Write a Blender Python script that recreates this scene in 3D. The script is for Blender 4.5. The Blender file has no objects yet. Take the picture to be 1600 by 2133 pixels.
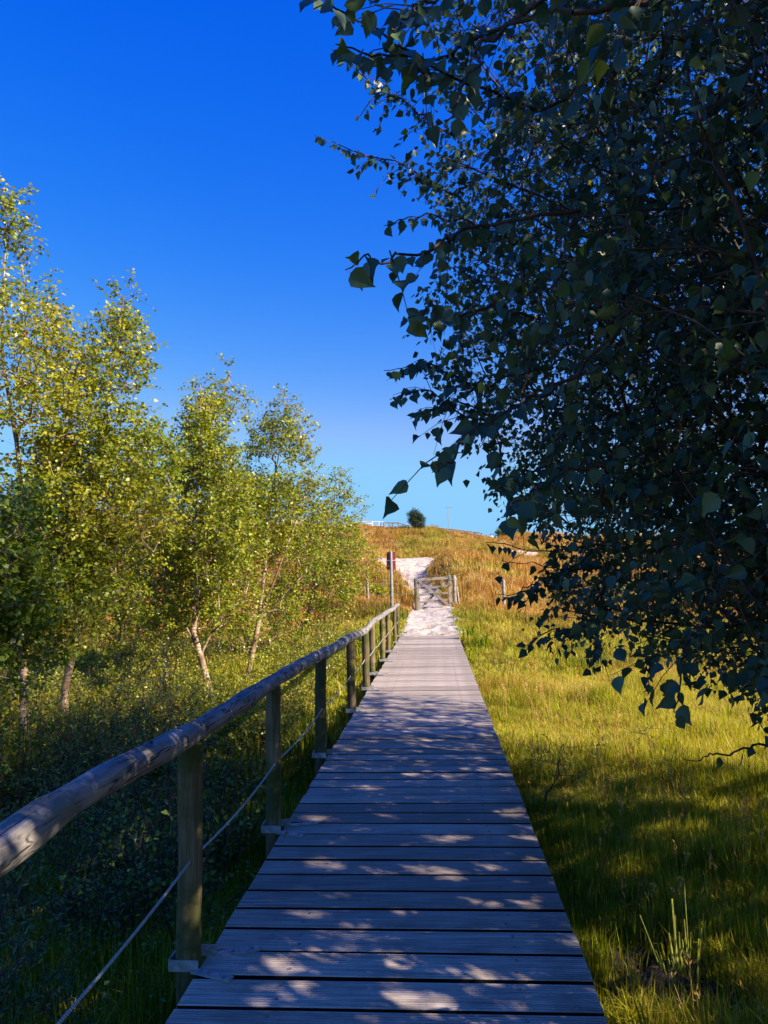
import bpy, math, random
import numpy as np
from mathutils import Vector, Matrix, Quaternion
R_ = math.radians
rng = np.random.default_rng(7)
random.seed(7)
S = bpy.context.scene
COL = S.collection

# ------------------------------------------------------------------ camera
FPX = 1602.0; VP = (908.0, 1203.0); ROLL = R_(1.4)
CAM = np.array([0.0, 0.0, 1.5])
_v = np.array([(VP[0]-800)/FPX, (1066.5-VP[1])/FPX, -1.0]); _v /= np.linalg.norm(_v)
_u0 = np.array([-math.sin(ROLL), math.cos(ROLL), 0.0]); _u = _u0-_v*_u0.dot(_v); _u /= np.linalg.norm(_u)
_r = np.cross(_v, _u)
RM = np.array([_r, _v, _u])                    # world = RM @ camera
cam_d = bpy.data.cameras.new('camera'); cam = bpy.data.objects.new('camera', cam_d); COL.objects.link(cam)
M4 = Matrix([list(RM[0])+[0], list(RM[1])+[0], list(RM[2])+[1.5], [0, 0, 0, 1]])
cam.matrix_world = M4
cam_d.sensor_fit = 'HORIZONTAL'; cam_d.sensor_width = 36; cam_d.lens = 36*FPX/1600
cam_d.clip_start = 0.05; cam_d.clip_end = 6000
S.camera = cam

# ------------------------------------------------------------------ world, sun
SUN_EL, SUN_AZ = R_(33), R_(115)               # azimuth clockwise from +Y (the deck's direction)
world = bpy.data.worlds.new('World'); S.world = world; world.use_nodes = True
wn = world.node_tree; wn.nodes.clear()
sky = wn.nodes.new('ShaderNodeTexSky'); sky.sky_type = 'NISHITA'; sky.sun_disc = False
sky.sun_elevation = SUN_EL; sky.sun_rotation = SUN_AZ
sky.air_density = 1.0; sky.dust_density = 0.2; sky.ozone_density = 4.0; sky.altitude = 0
sep = wn.nodes.new('ShaderNodeSeparateColor'); com = wn.nodes.new('ShaderNodeCombineColor')
hs = wn.nodes.new('ShaderNodeHueSaturation'); hs.inputs['Saturation'].default_value = 1.35
wn.links.new(sky.outputs[0], hs.inputs['Color']); wn.links.new(hs.outputs[0], sep.inputs[0])
for ch, (gain, power, top_) in enumerate(((1.25, 1.4, 1.0), (.56, 1.15, 2.3), (2.3, .32, 3.9))):   # camera-like deep blue grading of the whole sky
    p_ = wn.nodes.new('ShaderNodeMath'); p_.operation = 'POWER'; p_.inputs[1].default_value = power
    m_ = wn.nodes.new('ShaderNodeMath'); m_.operation = 'MULTIPLY'; m_.inputs[1].default_value = gain
    wn.links.new(sep.outputs[ch], p_.inputs[0]); wn.links.new(p_.outputs[0], m_.inputs[0]); c_ = wn.nodes.new('ShaderNodeMath'); c_.operation = 'SMOOTH_MIN'; c_.inputs[1].default_value = top_; c_.inputs[2].default_value = .4*top_
    wn.links.new(m_.outputs[0], c_.inputs[0]); wn.links.new(c_.outputs[0], com.inputs[ch])
bg = wn.nodes.new('ShaderNodeBackground'); bg.inputs['Strength'].default_value = 0.115
wo = wn.nodes.new('ShaderNodeOutputWorld')
wn.links.new(com.outputs[0], bg.inputs['Color']); wn.links.new(bg.outputs[0], wo.inputs[0])
sd = Vector((math.cos(SUN_EL)*math.sin(SUN_AZ), math.cos(SUN_EL)*math.cos(SUN_AZ), math.sin(SUN_EL)))
ld = bpy.data.lights.new('sun', 'SUN'); ld.energy = 5.0; ld.angle = R_(0.55); ld.color = (1.0, 0.87, 0.68)
lo = bpy.data.objects.new('sun', ld); COL.objects.link(lo); lo.rotation_euler = sd.to_track_quat('Z', 'Y').to_euler()
lo.location = sd*50
S.view_settings.view_transform = 'Standard'; S.view_settings.look = 'None'
S.view_settings.exposure = 1.25; S.view_settings.gamma = 1.0; S.view_settings.use_curve_mapping = False
S.render.engine = 'CYCLES'
S.cycles.max_bounces = 6; S.cycles.diffuse_bounces = 3; S.cycles.transmission_bounces = 4; S.cycles.glossy_bounces = 2

# ------------------------------------------------------------------ projection helpers (a pixel becomes a point)
def ray(px, py):
    return RM@np.array([(px-800)/FPX, (1066.5-py)/FPX, -1.0])
def W(px, py, Y):
    d = ray(px, py); return CAM+d*Y/d[1]
def D(px, py, dist):
    d = ray(px, py); return CAM+d/np.linalg.norm(d)*dist
def G(px, py, z):
    d = ray(px, py); return CAM+d*(z-1.5)/d[2]
def proj(P):
    c = (np.asarray(P)-CAM)@RM
    z = np.minimum(c[..., 2], -1e-6)
    px = 800+FPX*c[..., 0]/-z; py = 1066.5-FPX*c[..., 1]/-z
    return px, py, -c[..., 2]

# ------------------------------------------------------------------ value noise
_tab = np.random.default_rng(3).random((64, 64, 64)).astype(np.float32)
def noise3(P, s=1.0, o=0.0):
    q = np.asarray(P, float)*s+o
    i = np.floor(q).astype(int); f = q-i; f = f*f*(3-2*f); i &= 63; j = (i+1) & 63
    a = 0
    for dx in (0, 1):
        for dy in (0, 1):
            for dz in (0, 1):
                w = (f[..., 0] if dx else 1-f[..., 0])*(f[..., 1] if dy else 1-f[..., 1])*(f[..., 2] if dz else 1-f[..., 2])
                a = a+w*_tab[(j if dx else i)[..., 0], (j if dy else i)[..., 1], (j if dz else i)[..., 2]]
    return a
def n2(x, y, s=1.0, o=0.0):
    return noise3(np.stack([x, y, np.zeros_like(x)], -1), s, o)
def sst(x, a, b):
    t = np.clip((x-a)/(b-a), 0, 1); return t*t*(3-2*t)

def norm(v): return v/np.maximum(np.linalg.norm(v, axis=-1, keepdims=True), 1e-9)
# ------------------------------------------------------------------ object helpers
def put(o, label=None, cat=None, group=None, kind=None, parent=None, mat=None):
    COL.objects.link(o) if o.name not in COL.objects else None
    if label: o['label'] = label
    if cat: o['category'] = cat
    if group: o['group'] = group
    if kind: o['kind'] = kind
    if parent: o.parent = parent
    if mat and o.type == 'MESH':
        o.data.materials.clear(); o.data.materials.append(mat)
    return o
def empty(name, loc, label, cat, group=None, rz=0):
    o = bpy.data.objects.new(name, None); o.location = loc; o.rotation_euler = (0, 0, rz); o.empty_display_size = .1
    return put(o, label, cat, group)
def tri_mesh(name, V, F, attrs=None, smooth=False):
    V = np.ascontiguousarray(V, np.float32).reshape(-1, 3); F = np.ascontiguousarray(F, np.int32)
    k = F.shape[1]
    m = bpy.data.meshes.new(name)
    m.vertices.add(len(V)); m.vertices.foreach_set('co', V.ravel())
    m.loops.add(F.size); m.loops.foreach_set('vertex_index', F.ravel())
    m.polygons.add(len(F)); m.polygons.foreach_set('loop_start', np.arange(0, F.size, k, dtype=np.int32))
    try: m.polygons.foreach_set('loop_total', np.full(len(F), k, np.int32))
    except Exception: pass
    if smooth: m.polygons.foreach_set('use_smooth', np.ones(len(F), bool))
    m.update(calc_edges=True)
    for n, a in (attrs or {}).items():
        at = m.attributes.new(n, 'FLOAT', 'POINT'); at.data.foreach_set('value', np.ascontiguousarray(a, np.float32))
    return m
class MB:
    """collects boxes, tubes and lathes into one mesh"""
    def __init__(s): s.v = []; s.f = []; s.s = []
    def add(s, V, F, smooth=False):
        n = len(s.v); s.v += [tuple(map(float, p)) for p in V]; s.f += [tuple(int(i)+n for i in f) for f in F]; s.s += [smooth]*len(F); return s
    def box(s, c, d, rot=None, bev=0.0):
        hx, hy, hz = d[0]/2, d[1]/2, d[2]/2
        P = [Vector((x*hx, y*hy, z*hz)) for z in (-1, 1) for y in (-1, 1) for x in (-1, 1)]
        if rot is not None: P = [rot@p for p in P]
        P = [p+Vector(c) for p in P]
        return s.add(P, [(0, 2, 3, 1), (4, 5, 7, 6), (0, 1, 5, 4), (2, 6, 7, 3), (0, 4, 6, 2), (1, 3, 7, 5)])
    def beam(s, a, b, w, h, up=(0, 0, 1)):
        a = Vector(a); b = Vector(b); y = (b-a); L = y.length; y.normalize(); x = y.cross(Vector(up)).normalized(); z = x.cross(y)
        return s.box((a+b)/2, (w, L, h), Matrix((x, y, z)).transposed())
    def tube(s, pts, rad, k=10, cap=True, jit=0.0, smooth=True, rs=None):
        pts = [Vector(p) for p in pts]; n = len(pts)
        rad = rad if hasattr(rad, '__len__') else [rad]*n
        t0 = (pts[1]-pts[0]).normalized(); ref = Vector((0, 0, 1)) if abs(t0.z) < .9 else Vector((1, 0, 0))
        V = []; F = []
        x = t0.cross(ref).normalized()
        for i, p in enumerate(pts):
            t = (pts[min(i+1, n-1)]-pts[max(i-1, 0)]).normalized(); x = (x-t*x.dot(t)).normalized(); y = t.cross(x)
            for j in range(k):
                a = 2*math.pi*j/k; r = rad[i]*(1+(rs.uniform(-jit, jit) if rs else 0))
                V.append(p+x*math.cos(a)*r+y*math.sin(a)*r)
        for i in range(n-1):
            for j in range(k):
                a = i*k+j; b = i*k+(j+1) % k; F.append((a, b, b+k, a+k))
        s.add(V, F, smooth)
        if cap:
            s.add(V[:k], [tuple(reversed(range(k)))]); s.add(V[-k:], [tuple(range(k))])
        return s
    def mesh(s, name):
        m = bpy.data.meshes.new(name); m.from_pydata(s.v, [], s.f); m.polygons.foreach_set('use_smooth', s.s); m.update(); return m
    def build(s, name, mat, parent=None, loc=(0, 0, 0), **kw):
        o = bpy.data.objects.new(name, s.mesh(name)); o.location = loc
        return put(o, parent=parent, mat=mat, **kw)

# ------------------------------------------------------------------ materials
def nodes(name):
    m = bpy.data.materials.new(name); m.use_nodes = True; t = m.node_tree; t.nodes.clear(); return m, t
def N(t, typ, **kw):
    n = t.nodes.new('ShaderNode'+typ)
    for k, v in kw.items():
        if k in n.inputs: n.inputs[k].default_value = v
        else: setattr(n, k, v)
    return n
def ramp(t, fac, stops, interp='LINEAR'):
    r = t.nodes.new('ShaderNodeValToRGB'); r.color_ramp.interpolation = interp
    e = r.color_ramp.elements
    while len(e) < len(stops): e.new(0.5)
    for el, (p, c) in zip(e, stops): el.position = p; el.color = (*c, 1) if len(c) == 3 else c
    t.links.new(fac, r.inputs[0]); return r.outputs[0]
def mix(t, f, a, b, typ='MIX'):
    m = t.nodes.new('ShaderNodeMix'); m.data_type = 'RGBA'; m.blend_type = typ
    for s, v in ((0, f), (6, a), (7, b)):
        if isinstance(v, (int, float)): m.inputs[s].default_value = v
        elif isinstance(v, tuple): m.inputs[s].default_value = (*v, 1)
        else: t.links.new(v, m.inputs[s])
    return m.outputs[2]
def coords(t, scale=(1, 1, 1), kind='Object'):
    c = N(t, 'TexCoord'); mp = N(t, 'Mapping'); mp.inputs['Scale'].default_value = scale
    t.links.new(c.outputs[kind], mp.inputs[0]); return mp
def noise(t, vec, scale, detail=4, rough=.6, dist=0.0):
    n = N(t, 'TexNoise'); n.inputs['Scale'].default_value = scale; n.inputs['Detail'].default_value = detail
    n.inputs['Roughness'].default_value = rough; n.inputs['Distortion'].default_value = dist
    if vec is not None: t.links.new(vec.outputs[0], n.inputs['Vector'])
    return n.outputs[0]
def finish(t, color, rough=.8, bump=None, bs=.3, bd=.01, metal=0.0, spec=.3, bump2=None):
    b = N(t, 'BsdfPrincipled'); o = N(t, 'OutputMaterial')
    if isinstance(color, tuple): b.inputs['Base Color'].default_value = (*color, 1)
    else: t.links.new(color, b.inputs['Base Color'])
    b.inputs['Roughness'].default_value = rough; b.inputs['Metallic'].default_value = metal; b.inputs['Specular IOR Level'].default_value = spec
    if bump is not None:
        n = N(t, 'Bump'); n.inputs['Strength'].default_value = bs; n.inputs['Distance'].default_value = bd
        t.links.new(bump, n.inputs['Height']); t.links.new(n.outputs[0], b.inputs['Normal'])
    t.links.new(b.outputs[0], o.inputs[0])
def mat_wood(name, stops, scale, tint=None, bump=.5, bd=.004, rnd=.25, crack=None, patch=None):
    m, t = nodes(name); mp = coords(t, scale)
    inf = N(t, 'ObjectInfo')
    ad = N(t, 'VectorMath', operation='ADD'); cb = N(t, 'CombineXYZ'); ml = N(t, 'Math', operation='MULTIPLY'); ml.inputs[1].default_value = 40
    t.links.new(inf.outputs['Random'], ml.inputs[0]); t.links.new(ml.outputs[0], cb.inputs[0]); t.links.new(ml.outputs[0], cb.inputs[2])
    t.links.new(mp.outputs[0], ad.inputs[0]); t.links.new(cb.outputs[0], ad.inputs[1])
    n1 = noise(t, ad, 1.0, 8, .65); c = ramp(t, n1, stops)
    mr = N(t, 'MapRange'); t.links.new(inf.outputs['Random'], mr.inputs[0]); mr.inputs[3].default_value = 1-rnd; mr.inputs[4].default_value = 1+rnd
    hv = N(t, 'HueSaturation'); t.links.new(c, hv.inputs['Color']); t.links.new(mr.outputs[0], hv.inputs['Value']); c = hv.outputs[0]
    if patch:
        mp2 = coords(t, (1, 1, 1)); pn = noise(t, mp2, patch[0], 5, .65); pf = ramp(t, pn, [(patch[1], (0, 0, 0)), (patch[2], (1, 1, 1))])
        c = mix(t, pf, c, patch[3])
    h = n1
    if crack:
        mp3 = coords(t, crack[0]); cn = noise(t, mp3, 1.0, 3, .5, .6)
        cf = ramp(t, cn, [(.5-crack[1], (0, 0, 0)), (.5, (1, 1, 1)), (.5+crack[1], (0, 0, 0))])
        mp4 = coords(t, (1, 1, 1)); cm = noise(t, mp4, 6, 2); cm = ramp(t, cm, [(.42, (0, 0, 0)), (.55, (1, 1, 1))])
        cf = mix(t, 1.0, cf, cm, 'MULTIPLY')
        c = mix(t, cf, c, crack[2]); h = mix(t, cf, h, (0, 0, 0))
    finish(t, c, .85, h, bump, bd, spec=.2)
    return m
M = {}
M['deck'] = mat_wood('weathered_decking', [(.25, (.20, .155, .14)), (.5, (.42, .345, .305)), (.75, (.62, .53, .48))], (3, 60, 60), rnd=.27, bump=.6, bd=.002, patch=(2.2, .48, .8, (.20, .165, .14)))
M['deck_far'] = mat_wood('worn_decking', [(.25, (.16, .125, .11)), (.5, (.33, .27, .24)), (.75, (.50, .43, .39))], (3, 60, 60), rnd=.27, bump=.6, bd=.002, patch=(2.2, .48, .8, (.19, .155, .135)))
M['dirt_and_shade'] = nodes('recess_dirt_and_shade')[0]; finish(M['dirt_and_shade'].node_tree, (.010, .009, .008), .95, spec=.05)  # dirt plus painted shade for groove floors and plank gap sides
M['beam'] = mat_wood('beam_wood', [(.3, (.06, .05, .04)), (.7, (.15, .12, .09))], (30, 2, 30))
M['log'] = mat_wood('weathered_log', [(.30, (.10, .09, .085)), (.46, (.24, .215, .20)), (.72, (.42, .38, .35))], (42, 3.0, 42), bump=1.0, bd=.006, rnd=.08,
                    crack=((20, 3.0, 20), .045, (.03, .025, .022)), patch=(4.5, .55, .62, (.20, .19, .15)))
M['post'] = mat_wood('post_wood', [(.28, (.05, .04, .022)), (.5, (.15, .11, .055)), (.75, (.27, .21, .12))], (50, 50, 3), bump=.8, bd=.004, rnd=.25, patch=(3.5, .45, .6, (.06, .07, .018)))
M['oldwood'] = mat_wood('silvery_old_wood', [(.28, (.13, .11, .09)), (.5, (.28, .24, .20)), (.75, (.44, .39, .34))], (30, 30, 30), bump=.6, bd=.004, rnd=.15, patch=(6, .5, .62, (.13, .12, .08)))
M['galv'] = nodes('galvanised_steel')[0]
t = M['galv'].node_tree; c = ramp(t, noise(t, coords(t), 40, 4), [(.35, (.20, .205, .21)), (.65, (.36, .37, .38))]); finish(t, c, .5, metal=.15, spec=.4)
M['screw'] = nodes('screw_steel')[0]; t = M['screw'].node_tree; finish(t, (.22, .20, .19), .5, metal=.3)
M['rope'] = nodes('pale_rope')[0]; t = M['rope'].node_tree
wv = N(t, 'TexWave'); wv.bands_direction = 'DIAGONAL'; wv.inputs['Scale'].default_value = 60; t.links.new(coords(t).outputs[0], wv.inputs['Vector'])
finish(t, ramp(t, wv.outputs[0], [(.3, (.26, .26, .22)), (.7, (.5, .5, .44))]), .8, wv.outputs[0], .6, .002)

def leafmat(name, stops, trans=.35, tcol=1.25, rough=.45, spec=.35, dry=None, sat=1.0):
    m, t = nodes(name)
    def att(nm):
        a = N(t, 'Attribute'); a.attribute_name = nm; i_ = N(t, 'Attribute', attribute_type='INSTANCER'); i_.attribute_name = nm
        s_ = N(t, 'Math', operation='ADD', use_clamp=True); t.links.new(a.outputs['Fac'], s_.inputs[0]); t.links.new(i_.outputs['Fac'], s_.inputs[1]); return s_.outputs[0]
    ta = att('tone'); c = ramp(t, ta, stops)
    if dry: c = mix(t, att('dry'), c, ramp(t, ta, dry))
    p = N(t, 'BsdfPrincipled'); p.inputs['Roughness'].default_value = rough; p.inputs['Specular IOR Level'].default_value = spec
    t.links.new(c, p.inputs['Base Color'])
    tr = N(t, 'BsdfTranslucent'); g = N(t, 'HueSaturation'); g.inputs['Value'].default_value = tcol; g.inputs['Hue'].default_value = .485; g.inputs['Saturation'].default_value = 1.1
    t.links.new(c, g.inputs['Color']); t.links.new(g.outputs[0], tr.inputs['Color'])
    ms = N(t, 'MixShader'); ms.inputs[0].default_value = trans
    t.links.new(p.outputs[0], ms.inputs[1]); t.links.new(tr.outputs[0], ms.inputs[2])
    o = N(t, 'OutputMaterial'); t.links.new(ms.outputs[0], o.inputs[0]); return m
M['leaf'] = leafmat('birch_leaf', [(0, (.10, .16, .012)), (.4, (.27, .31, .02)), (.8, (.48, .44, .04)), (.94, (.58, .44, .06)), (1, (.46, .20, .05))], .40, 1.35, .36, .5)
M['leafdark'] = leafmat('shade_birch_leaf', [(0, (.035, .075, .04)), (.6, (.065, .12, .05)), (.93, (.12, .18, .045)), (1, (.30, .32, .04))], .30, 1.2, .40, .5)  # darker birch leaf: the right-hand trees' shade is put into its colour
M['willow'] = leafmat('willow_leaf', [(0, (.07, .13, .035)), (.6, (.14, .22, .07)), (1, (.26, .33, .13))], .22, 1.0, .5)
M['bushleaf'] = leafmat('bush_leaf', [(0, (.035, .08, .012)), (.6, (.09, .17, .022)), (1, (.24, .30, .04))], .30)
M['pine'] = leafmat('dark_evergreen', [(0, (.015, .03, .012)), (1, (.05, .08, .03))], .1)
M['grass'] = leafmat('grass_blades', [(0, (.07, .11, .008)), (.5, (.25, .31, .013)), (1, (.47, .44, .035))], .40, 1.3, .5, .2,
                     dry=[(0, (.24, .12, .04)), (.3, (.46, .20, .05)), (.6, (.55, .31, .075)), (1, (.66, .48, .19))])
M['reed'] = leafmat('reed_stalk', [(0, (.24, .27, .04)), (1, (.48, .48, .08))], .25)
M['heath'] = leafmat('heath_leaf', [(0, (.09, .08, .03)), (.6, (.17, .15, .06)), (1, (.30, .24, .10))], .2, 1.0, .6, .2)
M['bark'] = nodes('birch_bark')[0]; t = M['bark'].node_tree
nb = noise(t, coords(t, (6, 6, 30)), 1, 5, .7); bb = noise(t, coords(t, (1, 1, 1)), 3, 3)
c1 = ramp(t, nb, [(.36, (.07, .04, .025)), (.45, (.34, .22, .14)), (.7, (.62, .52, .42))])
c = mix(t, ramp(t, bb, [(.45, (0, 0, 0)), (.6, (1, 1, 1))]), c1, (.15, .085, .05)); finish(t, c, .75, nb, .5, .004)
M['twig'] = nodes('dark_twig')[0]; t = M['twig'].node_tree
finish(t, ramp(t, noise(t, coords(t), 12), [(.3, (.035, .022, .016)), (.7, (.11, .07, .05))]), .8)
M['ground'] = nodes('marsh_ground')[0]; t = M['ground'].node_tree
ga = noise(t, coords(t), .35, 6, .65); gb = noise(t, coords(t), 9, 8, .75)
gd = N(t, 'Attribute'); gd.attribute_name = 'dry'
wet = ramp(t, gb, [(.3, (.03, .028, .010)), (.55, (.10, .095, .015)), (.8, (.19, .16, .03))])
dryc = ramp(t, gb, [(.3, (.15, .10, .04)), (.55, (.30, .20, .08)), (.8, (.44, .33, .17))])
dry2 = ramp(t, ga, [(.35, (.17, .14, .05)), (.6, (.34, .22, .08))])
c = mix(t, gd.outputs['Fac'], wet, mix(t, .5, dryc, dry2)); finish(t, c, .95, gb, 1.0, .06, spec=.1)
M['sand'] = nodes('pale_sand')[0]; t = M['sand'].node_tree
sa = noise(t, coords(t), 3.5, 8, .75); sb = noise(t, coords(t, (1, 1.6, 1)), 1.1, 5, .6)
c = ramp(t, sa, [(.34, (.24, .18, .145)), (.46, (.48, .41, .36)), (.72, (.68, .62, .57))])
c = mix(t, ramp(t, sb, [(.3, (1, 1, 1)), (.5, (0, 0, 0))]), c, (.40, .30, .24)); finish(t, c, .95, sa, 1.0, .12, spec=.1)
M['mud'] = nodes('mud')[0]; t = M['mud'].node_tree
sa = noise(t, coords(t), 14, 8, .75); finish(t, ramp(t, sa, [(.3, (.02, .014, .01)), (.6, (.10, .06, .045)), (.8, (.26, .17, .13))]), .8, sa, 1.0, .04)
M['redpaint'] = nodes('faded_red_paint')[0]; t = M['redpaint'].node_tree
finish(t, ramp(t, noise(t, coords(t), 14, 4), [(.3, (.26, .035, .025)), (.7, (.42, .07, .05))]), .6)
M['white'] = nodes('white_paint')[0]; t = M['white'].node_tree
finish(t, ramp(t, noise(t, coords(t), 14, 4), [(.3, (.6, .6, .58)), (.7, (.78, .78, .76))]), .6)
M['skin'] = nodes('skin')[0]; finish(M['skin'].node_tree, (.5, .3, .22), .6)
M['cloth'] = nodes('pale_shirt')[0]; finish(M['cloth'].node_tree, (.75, .72, .74), .9)
M['hair'] = nodes('dark_hair')[0]; finish(M['hair'].node_tree, (.06, .04, .03), .7)
M['denim'] = nodes('blue_trousers')[0]; finish(M['denim'].node_tree, (.08, .1, .18), .9)

# ------------------------------------------------------------------ terrain
DX0, DX1, DEND = -0.955, 0.543, 20.05
rows = {
 28.7: [(-900, 1300), (300, 1290), (600, 1278), (700, 1270), (766, 1264), (862, 1274), (945, 1266), (1050, 1268), (1200, 1288), (1600, 1295), (2600, 1295)],
 33: [(-900, 1240), (600, 1235), (700, 1222), (780, 1215), (820, 1222), (856, 1250), (880, 1252), (925, 1248), (965, 1225), (1050, 1225), (1200, 1245), (1600, 1255), (2600, 1255)],
 38: [(-900, 1195), (600, 1190), (700, 1178), (780, 1178), (810, 1192), (848, 1222), (875, 1222), (897, 1208), (940, 1172), (1000, 1172), (1050, 1188), (1200, 1212), (1600, 1222), (2600, 1222)],
 42: [(-900, 1172), (600, 1174), (700, 1168), (765, 1170), (800, 1186), (840, 1194), (880, 1193), (905, 1178), (940, 1152), (1000, 1152), (1050, 1172), (1200, 1196), (1600, 1205), (2600, 1205)],
 46: [(-900, 1160), (600, 1163), (700, 1164), (770, 1168), (840, 1168), (912, 1167), (945, 1146), (1000, 1144), (1050, 1163), (1200, 1185), (1600, 1195), (2600, 1195)],
 50: [(-900, 1152), (700, 1170), (780, 1178), (915, 1180), (950, 1160), (1000, 1146), (1050, 1165), (1200, 1180), (1600, 1185), (2600, 1185)],
 58: [(-900, 1135), (700, 1158), (900, 1160), (985, 1146), (1010, 1140), (1060, 1158), (1110, 1170), (1200, 1170), (1600, 1170), (2600, 1170)],
 66: [(-900, 1105), (700, 1128), (900, 1128), (1000, 1130), (1050, 1138), (1130, 1145), (1200, 1148), (1600, 1142), (2600, 1142)],
 75: [(-900, 1070), (0, 1085), (740, 1099), (830, 1103), (880, 1101), (930, 1106), (985, 1115), (1010, 1122), (1027, 1126), (1045, 1120), (1075, 1113), (1110, 1114), (1130, 1112), (1200, 1120), (1600, 1118), (2600, 1118)],
 86: [(-900, 1085), (740, 1108), (985, 1124), (1027, 1132), (1100, 1124), (1600, 1128), (2600, 1128)],
}
RY = sorted(rows); UG = np.linspace(-1.3, 1.3, 1301); prof = []
for y in RY:
    pts = [W(a, b, y) for a, b in rows[y]]
    u = np.array([p[0]/y for p in pts]); z = np.array([p[2] for p in pts])
    pr = np.interp(UG, u, z); k = np.exp(-np.linspace(-2, 2, 9)**2); k /= k.sum()
    prof.append(np.convolve(np.pad(pr, 4, mode='edge'), k, 'valid'))
def marsh(x, y):
    b = -0.5+0*x
    b = b+.12*(n2(x, y, .5, 11)-.5)+.05*(n2(x, y, 2.2, 5)-.5)
    b = b+sst(y, 14, 19.8)*.43*np.exp(-((x+.2)/2.2)**4)          # bank the deck lands on
    b = b+sst(y, 12, 28)*.22+sst(-x, 1.5, 6)*sst(y, 16, 26)*.30
    return b
def hgt(x, y):
    x = np.asarray(x, float); y = np.asarray(y, float)
    m = marsh(x, y)
    u = x/np.maximum(y, 1)
    yy = np.clip(y, RY[0], RY[-1]); idx = np.clip(np.searchsorted(RY, yy)-1, 0, len(RY)-2)
    P = np.stack([np.interp(u, UG, p) for p in prof])
    ii = lambda k: np.take_along_axis(P, np.clip(idx+k, 0, len(RY)-1)[None], 0)[0]
    Ya = np.array(RY); t = (yy-Ya[idx])/(Ya[idx+1]-Ya[idx])
    p0, p1, p2, p3 = ii(-1), ii(0), ii(1), ii(2)
    d = p1+t*.5*(p2-p0+t*(2*p0-5*p1+4*p2-p3+t*(3*(p1-p2)+p3-p0)))
    d = .6*d+.4*(p1+(p2-p1)*t)
    w = sst(y, 20.5, 28.0)
    bump = (n2(x, y, .35, 9)-.5)*.5+(n2(x, y, 1.1, 2)-.5)*.22
    far = sst(y, 88, 160); d = d*(1-far)+1.0*far
    z = m*(1-w)+d*w+bump*sst(y, 30, 45)*(1-sst(y, 70, 76))*.8
    side = sst(np.abs(x), 60, 200); z = z*(1-side)+(-.3)*side*1
    back = sst(-y, 2, 30); z = z*(1-back)-.5*back
    # nothing may poke through the deck
    under = (x > DX0-.1) & (x < DX1+.1) & (y < DEND)
    z = np.where((y >= DEND-.6) & (y < 22.4) & (np.abs(x+.2) < 1.3), np.minimum(z, -.06+.30*sst(y, 20.4, 22.4)), z)
    return np.where(under, np.minimum(z, -.12-.25*sst(DEND-y, .1, 1.5)), z)
# sand path edges
sp = [(20.0, 833, 958), (21.5, 836, 956), (24, 838, 954), (27, 846, 950), (28.7, 850, 946), (31, 858, 932), (33, 862, 922), (35.5, 856, 902), (38, 845, 895), (40, 828, 893), (42, 802, 897), (44, 770, 905), (46, 740, 915), (48, 735, 925), (50, 735, 930)]
SPY = np.array([s[0] for s in sp]); SPL = np.array([W(s[1], 1250, s[0])[0] for s in sp]); SPR = np.array([W(s[2], 1250, s[0])[0] for s in sp])
def on_path(x, y, mg=0.0):
    w = (n2(x, y, 1.3, 4)-.5)*.3+(n2(x, y, 5, 4)-.5)*.1
    a = (y > DEND-.2) & (y < 50) & (x > np.interp(y, SPY, SPL)-mg+w) & (x < np.interp(y, SPY, SPR)+mg+w)
    return a
def dry_field(x, y):
    d = sst(y, 21.5, 29)*(1-.0*x)
    d = d*np.clip(.72+.55*(n2(x, y, .35, 20)-.5)*2, 0, 1)
    d = d*(1-.45*sst(y, 50, 66)*(1-sst(x/np.maximum(y, 1), .0, .07)))
    d = d+.35*sst(n2(x, y, .45, 31), .5, .75)*sst(y, 8, 14)*(1-sst(y, 20, 27))
    d = d+.6*sst(-x, 2, 4)*sst(y, 17, 22)
    return np.clip(d, 0, 1)
def axis(parts):
    return np.unique(np.concatenate([np.arange(a, b, s) for a, b, s in parts]))
gx = axis([(-2400, -300, 300), (-300, -60, 30), (-60, -16, 2), (-16, -1.2, .3), (-1.2, .8, .12), (.8, 12, .3), (12, 40, 1.2), (40, 300, 20), (300, 2401, 300)])
gy = axis([(-2400, -300, 300), (-300, -20, 40), (-20, 0, 2), (0, 30, .3), (30, 90, .5), (90, 160, 4), (160, 400, 30), (400, 4001, 400)])
X, Y = np.meshgrid(gx, gy); Z = hgt(X, Y)
nx, ny = len(gx), len(gy); I = np.arange(nx*ny).reshape(ny, nx)
F = np.stack([I[:-1, :-1], I[:-1, 1:], I[1:, 1:], I[1:, :-1]], -1).reshape(-1, 4)
gm = tri_mesh('ground', np.stack([X, Y, Z], -1), F, {'dry': dry_field(X, Y).ravel()}, True)
put(bpy.data.objects.new('ground', gm), kind='structure', mat=M['ground'])

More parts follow.
